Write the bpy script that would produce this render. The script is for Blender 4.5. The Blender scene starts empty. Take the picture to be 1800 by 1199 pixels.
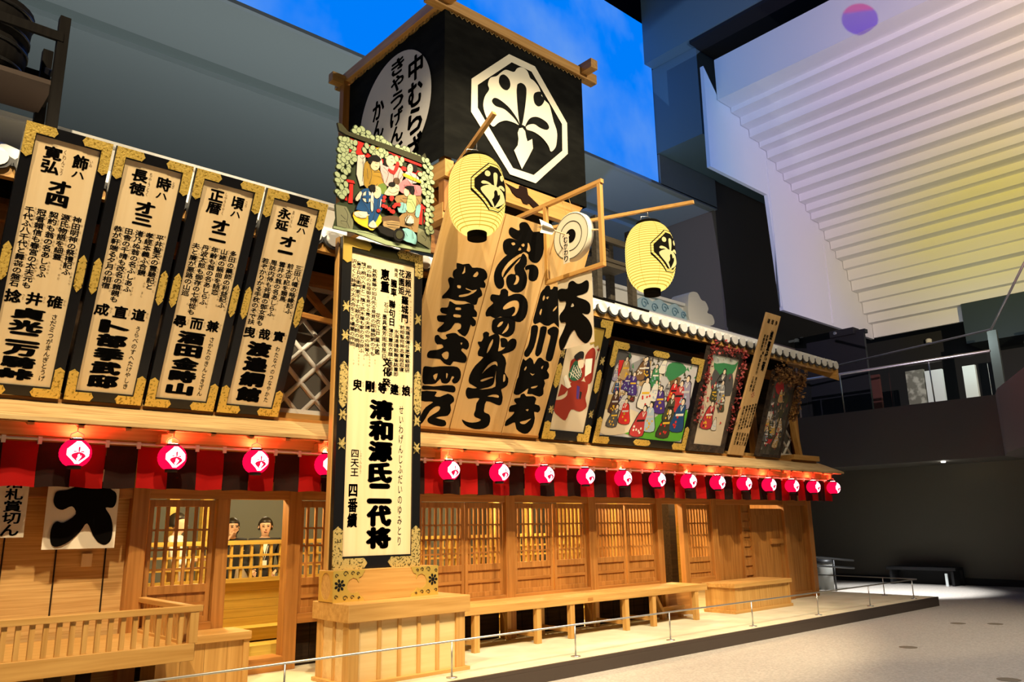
import bpy, bmesh, math, random
from mathutils import Vector, Matrix
from mathutils.geometry import tessellate_polygon
PI = math.pi
SC = bpy.context.scene
COL = SC.collection
# ---------------------------------------------------------------- camera
cd = bpy.data.cameras.new('camera'); cam = bpy.data.objects.new('camera', cd); COL.objects.link(cam)
cd.sensor_fit = 'HORIZONTAL'; cd.sensor_width = 36.0; cd.lens = 36.0 * 1385.36 / 1800.0
cd.clip_start = 0.05; cd.clip_end = 200
_a, _b, _c = 0.728431229, 0.231507939, -0.0164029562
_f = Vector((math.sin(_a) * math.cos(_b), math.cos(_a) * math.cos(_b), math.sin(_b)))
_r = Vector((math.cos(_a), -math.sin(_a), 0)); _u = _r.cross(_f)
_r2 = _r * math.cos(_c) + _u * math.sin(_c); _u2 = _u * math.cos(_c) - _r * math.sin(_c)
M = Matrix((_r2, _u2, -_f)).transposed().to_4x4(); M.translation = Vector((0, 0, 1.6))
cam.matrix_world = M
SC.camera = cam
# ---------------------------------------------------------------- view, world
SC.view_settings.view_transform = 'Standard'; SC.view_settings.look = 'None'
SC.view_settings.gamma = 1.0; SC.view_settings.use_curve_mapping = False
SC.view_settings.exposure = 0.0
try: SC.cycles.use_denoising = True
except Exception: pass
try:
    SC.cycles.max_bounces = 8; SC.cycles.sample_clamp_indirect = 4.0; SC.cycles.caustics_reflective = False; SC.cycles.caustics_refractive = False
except Exception: pass
W = bpy.data.worlds.new('hall_ambient'); SC.world = W; W.use_nodes = True
W.node_tree.nodes['Background'].inputs[0].default_value = (0.78, 0.74, 0.68, 1)
W.node_tree.nodes['Background'].inputs[1].default_value = 0.13
# ---------------------------------------------------------------- hall lights
def spot(name, loc, to, power, col, angle, blend=0.3, r=0.12):
    l = bpy.data.lights.new(name, 'SPOT'); o = bpy.data.objects.new(name, l); COL.objects.link(o)
    l.energy = power; l.color = col; l.spot_size = math.radians(angle); l.spot_blend = blend; l.shadow_soft_size = r
    o.location = loc; d = Vector(to) - Vector(loc); o.rotation_euler = d.to_track_quat('-Z', 'Y').to_euler(); return o
def area(name, loc, to, power, col, sx, sy):
    l = bpy.data.lights.new(name, 'AREA'); o = bpy.data.objects.new(name, l); COL.objects.link(o)
    l.energy = power; l.color = col; l.shape = 'RECTANGLE'; l.size = sx; l.size_y = sy
    o.location = loc; d = Vector(to) - Vector(loc); o.rotation_euler = d.to_track_quat('-Z', 'Y').to_euler(); return o
def lamp(name, loc, power, col, r=0.1):
    l = bpy.data.lights.new(name, 'POINT'); o = bpy.data.objects.new(name, l); COL.objects.link(o)
    l.energy = power; l.color = col; l.shadow_soft_size = r; o.location = loc; return o
WARM = (1.0, 0.80, 0.51)
# gallery spots on the lighting truss in front of the theatre
spot('truss_spot', (-2.6, 1.6, 11.0), (1.6, 8.2, 2.6), 4900, WARM, 50)
spot('truss_spot', (1.2, 0.6, 11.5), (4.8, 7.4, 2.8), 5500, WARM, 50)
spot('truss_spot', (5.0, -0.2, 11.5), (8.1, 7.9, 3.0), 6000, WARM, 44)
spot('truss_spot', (9.6, 0.4, 11.0), (12.6, 7.8, 2.2), 1250, WARM, 52)
spot('tower_spot', (9.5, -3.0, 10.5), (7.0, 7.6, 7.2), 2600, (1.0, 0.86, 0.66), 30)
spot('floor_spot', (9.5, 2.0, 11.0), (10.0, 4.0, 0.0), 3000, (1.0, 0.92, 0.82), 76, 0.8)
spot('floor_spot', (18.6, 8.0, 3.0), (19.2, 8.5, 0.0), 1150, (0.95, 0.97, 1.0), 80, 0.5)
spot('roof_spot', (9.5, -1.5, 11.2), (13.0, 9.6, 6.0), 1600, (1.0, 0.9, 0.76), 22)
# projector throwing the sunset picture on the stepped ceiling
spot('sunset_projector', (9.0, -4.0, 5.5), (23.6, 9.0, 11.6), 11500, (1, 1, 1), 42, 0.05, 0.025)
area('soffit_fill', (9.0, 14.6, 7.0), (9.0, 21.0, 13.4), 560, (0.92, 1.0, 0.98), 22, 0.6)  # added fill with no visible fitting, lightens the grey soffit
# ---------------------------------------------------------------- mesh helpers
class MB:
    def __init__(s): s.v = []; s.f = []; s.mi = []; s.m = 0; s.sm = []
    def add(s, vs, fs, smooth=False):
        b = len(s.v); s.v.extend(tuple(v) for v in vs)
        for f in fs: s.f.append(tuple(b + i for i in f)); s.mi.append(s.m); s.sm.append(smooth)
        return s
    def box(s, x0, x1, y0, y1, z0, z1):
        return s.add([(x0,y0,z0),(x1,y0,z0),(x1,y1,z0),(x0,y1,z0),(x0,y0,z1),(x1,y0,z1),(x1,y1,z1),(x0,y1,z1)],
                     [(3,2,1,0),(4,5,6,7),(0,1,5,4),(1,2,6,5),(2,3,7,6),(3,0,4,7)])
    def bar(s, p, q, w, h, up=(0,0,1)):
        p = Vector(p); q = Vector(q); d = (q-p).normalized(); u = Vector(up)
        sd = d.cross(u)
        if sd.length < 1e-4: sd = d.cross(Vector((0,1,0)))
        sd.normalize(); u = sd.cross(d)
        a = sd*w/2; b = u*h/2; vs = [p-a-b, p+a-b, p+a+b, p-a+b, q-a-b, q+a-b, q+a+b, q-a+b]
        return s.add(vs, [(0,1,2,3),(7,6,5,4),(0,4,5,1),(1,5,6,2),(2,6,7,3),(3,7,4,0)])
    def tube(s, path, r, n=8, closed=False):
        pts = [Vector(p) for p in path]; k = len(pts); rings = []; vs = []
        rs = r if isinstance(r, (list, tuple)) else [r]*k
        for i, p in enumerate(pts):
            a = pts[(i-1) % k] if closed or i > 0 else p; b = pts[(i+1) % k] if closed or i < k-1 else p
            d = (b-a).normalized(); t = Vector((0,0,1)) if abs(d.z) < .9 else Vector((0,1,0))
            x = d.cross(t).normalized(); y = d.cross(x)
            for j in range(n): vs.append(p + rs[i]*(x*math.cos(2*PI*j/n) + y*math.sin(2*PI*j/n)))
        fs = []
        for i in range(k if closed else k-1):
            for j in range(n):
                i2 = (i+1) % k; fs.append((i*n+j, i*n+(j+1) % n, i2*n+(j+1) % n, i2*n+j))
        if not closed: fs += [tuple(range(n))[::-1], tuple((k-1)*n+j for j in range(n))]
        return s.add(vs, fs, True)
    def lathe(s, prof, n=24, c=(0,0,0), axis='z', smooth=True, mats=None):
        vs = []; k = len(prof)
        for r, h in prof:
            for j in range(n):
                a = 2*PI*j/n; x, y = r*math.cos(a), r*math.sin(a)
                p = {'z': (x, y, h), 'y': (x, h, y), 'x': (h, x, y)}[axis]
                vs.append((p[0]+c[0], p[1]+c[1], p[2]+c[2]))
        for i in range(k-1):
            if mats: s.m = mats[i]
            b = [(i*n+j, i*n+(j+1) % n, (i+1)*n+(j+1) % n, (i+1)*n+j) for j in range(n)]
            if i == 0: base = len(s.v); s.v.extend(vs)
            for f in b: s.f.append(tuple(base+q for q in f)); s.mi.append(s.m); s.sm.append(smooth)
        s.f.append(tuple(base+j for j in range(n))[::-1]); s.mi.append(s.m); s.sm.append(False)
        s.f.append(tuple(base+(k-1)*n+j for j in range(n))); s.mi.append(s.m); s.sm.append(False)
        return s
    # polygon in the local XZ plane (front at y0, back at y1); loops[1:] are holes; flat when y1 is None
    def poly(s, loops, y0, y1=None):
        if loops and not isinstance(loops[0][0], (tuple, list)): loops = [loops]
        fl = [p for l in loops for p in l]
        tri = tessellate_polygon([[Vector((p[0], p[1], 0)) for p in l] for l in loops])
        n = len(fl); vs = [(p[0], y0, p[1]) for p in fl]; fs = [tuple(t) for t in tri]
        if y1 is not None:
            vs += [(p[0], y1, p[1]) for p in fl]; fs += [tuple(i+n for i in t)[::-1] for t in tri]
            b = 0
            for l in loops:
                k = len(l); fs += [(b+i, b+(i+1) % k, b+(i+1) % k+n, b+i+n) for i in range(k)]; b += k
        return s.add(vs, fs)
    def build(s, name, mats, parent=None, bevel=0.0, loc=None, rot=None):
        me = bpy.data.meshes.new(name); me.from_pydata(s.v, [], s.f)
        if not isinstance(mats, (list, tuple)): mats = [mats]
        for m in mats: me.materials.append(m)
        me.polygons.foreach_set('material_index', [min(i, len(mats)-1) for i in s.mi])
        me.polygons.foreach_set('use_smooth', s.sm); me.update()
        bm = bmesh.new(); bm.from_mesh(me); bmesh.ops.recalc_face_normals(bm, faces=bm.faces[:]); bm.to_mesh(me); bm.free()
        o = bpy.data.objects.new(name, me); COL.objects.link(o)
        if parent: o.parent = parent
        if loc: o.location = loc
        if rot: o.rotation_euler = rot
        if bevel:
            b = o.modifiers.new('bevel', 'BEVEL'); b.width = bevel; b.segments = 2; b.limit_method = 'ANGLE'
        return o
def box(x0, x1, y0, y1, z0, z1): return MB().box(x0, x1, y0, y1, z0, z1)
def smooth(pts, k=4, closed=True):                 # Catmull-Rom
    n = len(pts); out = []
    for i in range(n if closed else n-1):
        if closed: p0, p1, p2, p3 = pts[i-1], pts[i], pts[(i+1) % n], pts[(i+2) % n]
        else: p0, p1, p2, p3 = pts[max(i-1, 0)], pts[i], pts[i+1], pts[min(i+2, n-1)]
        for j in range(k):
            t = j/k
            out.append(tuple(.5*((2*b)+(c-a)*t+(2*a-5*b+4*c-d)*t*t+(3*b-a-3*c+d)*t**3) for a, b, c, d in zip(p0, p1, p2, p3)))
    if not closed: out.append(pts[-1])
    return out
def ell(cx, cz, rx, rz, n=16, rot=0):
    c, s = math.cos(rot), math.sin(rot)
    return [(cx+rx*math.cos(t)*c-rz*math.sin(t)*s, cz+rx*math.cos(t)*s+rz*math.sin(t)*c) for t in (2*PI*i/n for i in range(n))]
def tag(o, label=None, cat=None, group=None, kind=None):
    if label: o['label'] = label
    if cat: o['category'] = cat
    if group: o['group'] = group
    if kind: o['kind'] = kind
    return o
def E(name, label, cat, loc=(0,0,0), rot=(0,0,0), group=None, kind=None):
    o = bpy.data.objects.new(name, None); COL.objects.link(o); o.location = loc; o.rotation_euler = rot; o.empty_display_size = .1
    return tag(o, label, cat, group, kind)
KIDS = {}
def copy_tree(o, parent=None):
    c = o.copy(); COL.objects.link(c)
    if parent: c.parent = parent
    for ch in list(o.children): copy_tree(ch, c)
    return c
# ---------------------------------------------------------------- brush lettering
_G = {}
def load_glyphs(chars, offs):
    todo = []; bold = []; have = set()
    for t in sorted(set(chars)):
        for off in offs:
            if (t, off) in _G: continue
            if off > 0:
                bold.append((t, off))
                if (t, 0.0) in _G or t in have: continue
            if t in have: continue
            have.add(t)
            c = bpy.data.curves.new('g', 'FONT'); c.body = t; c.size = 1; c.resolution_u = 2
            o = bpy.data.objects.new('g', c); COL.objects.link(o); todo.append((t, 0.0, o, c))
    dg = bpy.context.evaluated_depsgraph_get()
    for t, off, o, c in todo:
        m = bpy.data.meshes.new_from_object(o.evaluated_get(dg))
        _G[(t, off)] = ([(v.co.x, v.co.y) for v in m.vertices], [tuple(p.vertices) for p in m.polygons])
        bpy.data.meshes.remove(m)
    for t, off, o, c in todo: bpy.data.objects.remove(o); bpy.data.curves.remove(c)
    for t, off in bold:                              # thick brush: the strokes swelled outward all round
        vs, fs = _G[(t, 0.0)]; V = []; F = []
        for q in range(9):
            b = len(V); dx, dy = (0, 0) if q == 8 else (off*math.cos(q*PI/4)*1.15, off*math.sin(q*PI/4))
            V += [(x+dx, y+dy) for x, y in vs]; F += [tuple(i+b for i in f) for f in fs]
        _G[(t, off)] = (V, F)
def put(mb, t, cx, cz, w, h, y, off=0.0, fit=False):
    off = float(off)
    if t in (' ', '\u3000'): return
    if (t, off) not in _G: load_glyphs(t, (off,))
    vs, fs = _G[(t, off)]
    if not vs: return
    if fit:
        xs = [v[0] for v in vs]; ys = [v[1] for v in vs]
        x0, x1, y0, y1 = min(xs), max(xs), min(ys), max(ys)
        if t in '\u4e00': y0 -= .22; y1 += .22
        if t in '\u5c71\u4e8c': y0 -= .04
    else: x0, x1, y0, y1 = 0.0, 1.0, -.12, .88
    mb.add([(cx+((x-x0)/(x1-x0)-.5)*w, y, cz+((z-y0)/(y1-y0)-.5)*h) for x, z in vs], fs)
def column(mb, text, cx, ztop, w, h, y, off=0.0, fit=False, gap=0.0):     # vertical writing; h = height of one character
    z = ztop
    for t in text:
        if t == '\u3000': z -= h*.5; continue
        put(mb, t, cx, z-h/2, w, h, y, off, fit); z -= h+gap
    return z
# ---------------------------------------------------------------- materials
def mat(name, col, rough=.6, metal=0.0, emit=None, strength=0.0, bump=None, noise=None, spec=None, trans=None):
    m = bpy.data.materials.new(name); m.use_nodes = True; nt = m.node_tree; b = nt.nodes['Principled BSDF']
    b.inputs['Base Color'].default_value = (*col, 1); b.inputs['Roughness'].default_value = rough; b.inputs['Metallic'].default_value = metal
    if spec is not None: b.inputs['Specular IOR Level'].default_value = spec
    if emit: b.inputs['Emission Color'].default_value = (*emit, 1); b.inputs['Emission Strength'].default_value = strength
    if trans: b.inputs['Transmission Weight'].default_value = trans
    tc = None
    if noise or bump: tc = nt.nodes.new('ShaderNodeTexCoord')
    if noise:                                        # noise = (scale xyz, colour2, contrast lo, hi)
        sc, c2, lo, hi = noise
        mp = nt.nodes.new('ShaderNodeMapping'); mp.inputs['Scale'].default_value = sc; nt.links.new(tc.outputs['Object'], mp.inputs[0])
        oi = nt.nodes.new('ShaderNodeObjectInfo'); ml = nt.nodes.new('ShaderNodeMath'); ml.operation = 'MULTIPLY'; ml.inputs[1].default_value = 37.0
        nt.links.new(oi.outputs['Random'], ml.inputs[0]); nt.links.new(ml.outputs[0], mp.inputs['Location'])
        n = nt.nodes.new('ShaderNodeTexNoise'); n.inputs['Scale'].default_value = 1.0; n.inputs['Detail'].default_value = 4; nt.links.new(mp.outputs[0], n.inputs[0])
        r = nt.nodes.new('ShaderNodeValToRGB'); r.color_ramp.elements[0].position = lo; r.color_ramp.elements[1].position = hi
        r.color_ramp.elements[0].color = (*col, 1); r.color_ramp.elements[1].color = (*c2, 1)
        nt.links.new(n.outputs[0], r.inputs[0]); nt.links.new(r.outputs[0], b.inputs['Base Color'])
        if bump is None:
            bp = nt.nodes.new('ShaderNodeBump'); bp.inputs['Strength'].default_value = .12; bp.inputs['Distance'].default_value = .01
            nt.links.new(n.outputs[0], bp.inputs['Height']); nt.links.new(bp.outputs[0], b.inputs['Normal'])
    if bump:
        sc, st = bump
        n2 = nt.nodes.new('ShaderNodeTexNoise'); n2.inputs['Scale'].default_value = sc; n2.inputs['Detail'].default_value = 3; nt.links.new(tc.outputs['Object'], n2.inputs[0])
        bp = nt.nodes.new('ShaderNodeBump'); bp.inputs['Strength'].default_value = st; bp.inputs['Distance'].default_value = .02
        nt.links.new(n2.outputs[0], bp.inputs['Height']); nt.links.new(bp.outputs[0], b.inputs['Normal'])
    return m
def wood(name, c1, c2, axis, rough=.5, f=1.0, spec=None):
    s = {'x': (1.2*f, 26*f, 26*f), 'y': (26*f, 1.2*f, 26*f), 'z': (26*f, 26*f, 1.2*f)}[axis]
    return mat(name, c1, rough, noise=(s, c2, .3, .72), spec=spec)
def glow(name, col, st):
    m = bpy.data.materials.new(name); m.use_nodes = True; nt = m.node_tree; nt.nodes.clear()
    e = nt.nodes.new('ShaderNodeEmission'); o = nt.nodes.new('ShaderNodeOutputMaterial')
    e.inputs[0].default_value = (*col, 1); e.inputs[1].default_value = st; nt.links.new(e.outputs[0], o.inputs[0]); return m
CED = dict(c1=(.30, .118, .020), c2=(.48, .215, .048))
W_cx = wood('cedar_along_x', (.30, .118, .020), (.48, .215, .048), 'x')
W_cz = wood('cedar_upright', (.30, .118, .020), (.48, .215, .048), 'z')
W_cy = wood('cedar_along_y', (.30, .118, .020), (.48, .215, .048), 'y')
W_hx = wood('hinoki_along_x', (.48, .245, .055), (.66, .38, .115), 'x')
W_hz = wood('hinoki_upright', (.48, .245, .055), (.66, .38, .115), 'z')
W_hy = wood('hinoki_along_y', (.48, .245, .055), (.66, .38, .115), 'y')
W_sign = wood('pale_sign_wood', (.80, .60, .33), (.87, .69, .42), 'z', .55, .5)
W_board = wood('broad_sign_plank', (.60, .36, .125), (.72, .47, .20), 'z', .5, .45)
W_tan = wood('sunned_notice_wood', (.50, .31, .12), (.60, .39, .17), 'z', .6, .6)
W_roof = mat('weathered_shingle', (.40, .235, .085), .8, noise=((2.2, 30, 30), (.66, .46, .21), .32, .7))
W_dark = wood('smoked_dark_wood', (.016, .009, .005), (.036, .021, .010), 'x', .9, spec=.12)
W_old = wood('old_grey_wood', (.045, .036, .026), (.10, .085, .062), 'x', .7)
W_blk = wood('blackened_wood', (.006, .005, .0048), (.011, .010, .009), 'z', .8, spec=.1)
W_hall = wood('yellow_hall_wood', (.44, .29, .045), (.62, .44, .09), 'x', .55)
W_panel = mat('pale_ply_panel', (.74, .50, .205), .55, noise=((.8, 14, 14), (.84, .62, .30), .3, .7))
LACQ = mat('black_lacquer', (.006, .006, .007), .28)
INK = mat('sumi_ink', (.0045, .004, .0035), .9, spec=.05)
RUBY = mat('brown_ink', (.16, .09, .03), .6)
GOLD = mat('chased_gold', (.90, .63, .14), .42, .5, noise=((46, 46, 46), (.40, .25, .03), .55, .64), bump=(60, .35))
GOLDP = mat('pale_chased_gold', (.72, .55, .20), .42, .5, noise=((48, 48, 48), (.10, .075, .02), .54, .60), bump=(60, .35))
GOLDL = mat('plain_gold', (.86, .60, .13), .35, .6)
CL_red = mat('red_cotton', (.30, .004, .003), .9, spec=.15)
CL_blk = mat('dark_cotton', (.016, .007, .005), .9, spec=.1)
CL_tow = mat('black_tower_cloth', (.0055, .0058, .0052), .95, spec=.1, noise=((3, 3, 9), (.011, .0115, .010), .35, .7))
CL_wht = mat('cream_cloth', (.74, .66, .48), .85)
CRM = mat('cream_dye', (.80, .76, .60), .8)
GRY = mat('shaded_white_dye', (.62, .60, .56), .8)  # white dye, greyed here for the weaker light on the tower's left face
PAPER = mat('notice_paper', (.80, .72, .56), .8)
WHITE = mat('white_plaster', (.80, .78, .72), .7)
TILEW = mat('white_plaster_joint', (.82, .82, .80), .6)
TILEG = mat('dark_roof_tile', (.050, .052, .055), .5)
WAVEB = mat('pale_blue_stucco', (.42, .60, .70), .7)
WAVED = mat('blue_stucco_line', (.20, .38, .52), .7)
LT_red = glow('red_lantern_paper', (1.0, .003, .055), 1.35)
LT_wht = glow('lit_white_paper', (1.0, .78, .80), 3.2)
LT_rin = glow('lit_red_ink', (1.0, .01, .07), 1.0)
LT_bulb = glow('lantern_bulb', (1.0, .065, .045), 620.0)
LT_yel = glow('yellow_lantern_paper', (1.0, .75, .18), 1.38)
LT_rib = glow('yellow_lantern_rib', (.9, .52, .05), .85)
LT_yl2 = glow('lit_cream_crest', (1.0, .80, .28), 1.15)
LT_ink = mat('lantern_ink', (.0045, .0035, .002), .9, spec=.05)
STEEL = mat('brushed_steel', (.55, .54, .52), .35, .9)
DSTEEL = mat('dark_steel', (.03, .03, .03), .45, .6)
ROPE = mat('straw_rope', (.45, .29, .10), .9)
IRON = mat('rust_black_iron', (.012, .011, .010), .6, .3)
# palette for painted panels
def pm(n, r, g, b): return mat('paint_'+n, tuple(((c+.055)/1.055)**2.4 if c > .04 else c/12.92 for c in (r/255, g/255, b/255)), .6)
PAL = {k: pm(k, *v) for k, v in dict(dgreen=(66, 78, 55), rock=(126, 128, 102), moss=(150, 165, 128), olive=(74, 74, 52), red=(214, 44, 40), white=(238, 234, 220),
  mustard=(190, 152, 60), skin=(240, 220, 190), black=(26, 24, 24), gold=(236, 190, 50), pink=(240, 196, 196), pink2=(236, 140, 150), lilac=(224, 206, 216), blue=(28, 72, 122),
  brown=(110, 84, 62), tan=(190, 160, 112), bark=(170, 138, 92), lgreen=(200, 216, 150), cyan=(150, 214, 222), green2=(120, 148, 70), leaf=(196, 214, 170), purple=(74, 50, 130),
  green=(40, 96, 70), lawn=(92, 178, 52), cream=(226, 214, 186), grey=(150, 150, 150), dgrey=(84, 84, 84), lgrey=(206, 204, 204), ggreen=(60, 136, 84), brownp=(130, 96, 60),
  sand=(196, 170, 110), navy=(44, 44, 66), dbrown=(78, 46, 36), redf=(192, 58, 60), pblue=(176, 200, 216), lav=(160, 156, 182), dolive=(62, 56, 40), mist=(196, 206, 196), pale=(220, 216, 204), sepia=(214, 198, 170)).items()}
# ---------------------------------------------------------------- outlines (metres, local to each thing)
B1=[[[(0.309,2.08),(0.404,2.081),(0.491,2.109),(0.552,2.072),(0.621,2.087),(0.732,2.09),(0.798,2.043),(0.812,1.986),(0.778,1.949),(0.815,1.916),(0.819,1.866),(0.746,1.857),(0.784,1.819),(0.81,1.764),(0.764,1.725),(0.759,1.644),(0.695,1.633),(0.578,1.652),(0.438,1.636),(0.317,1.644),(0.241,1.624),(0.23,1.657),(0.271,1.714),(0.298,1.777),(0.273,1.821),(0.247,1.864),(0.272,1.898),(0.333,1.891),(0.299,1.923),(0.293,1.98),(0.329,2.017)],[(0.439,2.069),(0.467,1.996),(0.428,1.968),(0.439,2.01)],[(0.596,1.973),(0.636,2.04),(0.668,2.017),(0.646,1.973)],[(0.403,1.822),(0.454,1.826),(0.46,1.794),(0.418,1.79)],[(0.538,1.813),(0.64,1.802),(0.707,1.825),(0.664,1.767),(0.56,1.708),(0.474,1.688),(0.474,1.712),(0.594,1.754),(0.632,1.787),(0.551,1.796)]],[[(0.351,1.611),(0.387,1.608),(0.453,1.59),(0.567,1.61),(0.632,1.635),(0.722,1.627),(0.744,1.581),(0.797,1.549),(0.809,1.491),(0.745,1.48),(0.815,1.441),(0.827,1.382),(0.782,1.365),(0.752,1.38),(0.751,1.309),(0.716,1.223),(0.622,1.249),(0.575,1.282),(0.615,1.308),(0.602,1.366),(0.513,1.362),(0.477,1.286),(0.399,1.231),(0.297,1.219),(0.285,1.256),(0.329,1.303),(0.351,1.346),(0.27,1.342),(0.236,1.376),(0.236,1.415),(0.314,1.428),(0.367,1.447),(0.283,1.452),(0.249,1.485),(0.262,1.517),(0.34,1.531),(0.351,1.572)],[(0.465,1.552),(0.533,1.564),(0.547,1.537),(0.474,1.524)],[(0.463,1.467),(0.562,1.475),(0.567,1.444),(0.473,1.435)]],[[(0.483,1.228),(0.563,1.244),(0.62,1.218),(0.696,1.21),(0.778,1.171),(0.814,1.115),(0.794,1.061),(0.728,1.072),(0.714,1.04),(0.789,0.999),(0.833,0.954),(0.822,0.895),(0.725,0.889),(0.639,0.888),(0.608,0.833),(0.507,0.847),(0.434,0.891),(0.329,0.887),(0.247,0.887),(0.228,0.933),(0.255,0.976),(0.353,1.0),(0.434,1.041),(0.4,1.076),(0.332,1.066),(0.284,1.109),(0.273,1.166),(0.319,1.183),(0.351,1.158),(0.416,1.138),(0.456,1.164),(0.421,1.198)],[(0.671,1.135),(0.699,1.139),(0.692,1.108)],[(0.438,0.952),(0.495,1.0),(0.536,0.985),(0.545,0.916),(0.502,0.9)]],[[(0.246,0.778),(0.35,0.781),(0.46,0.804),(0.599,0.822),(0.72,0.827),(0.791,0.774),(0.812,0.694),(0.783,0.629),(0.726,0.613),(0.69,0.65),(0.713,0.693),(0.675,0.699),(0.667,0.647),(0.632,0.602),(0.547,0.603),(0.509,0.649),(0.458,0.583),(0.347,0.561),(0.269,0.572),(0.224,0.735)],[(0.394,0.676),(0.453,0.713),(0.446,0.622)],[(0.576,0.728),(0.607,0.721),(0.602,0.66)]],[[(0.283,0.54),(0.446,0.545),(0.581,0.572),(0.722,0.588),(0.776,0.556),(0.778,0.505),(0.701,0.497),(0.505,0.507),(0.367,0.493),(0.294,0.489)]],[[(0.283,0.464),(0.442,0.481),(0.514,0.478),(0.494,0.425),(0.579,0.424),(0.684,0.475),(0.78,0.443),(0.806,0.384),(0.764,0.339),(0.798,0.269),(0.772,0.195),(0.68,0.177),(0.592,0.149),(0.743,0.13),(0.781,0.071),(0.721,0.046),(0.596,0.057),(0.505,0.081),(0.478,0.13),(0.533,0.185),(0.611,0.243),(0.619,0.295),(0.557,0.299),(0.483,0.232),(0.444,0.127),(0.396,0.052),(0.367,0.171),(0.41,0.276),(0.496,0.344),(0.435,0.349),(0.318,0.348)]]]
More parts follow.
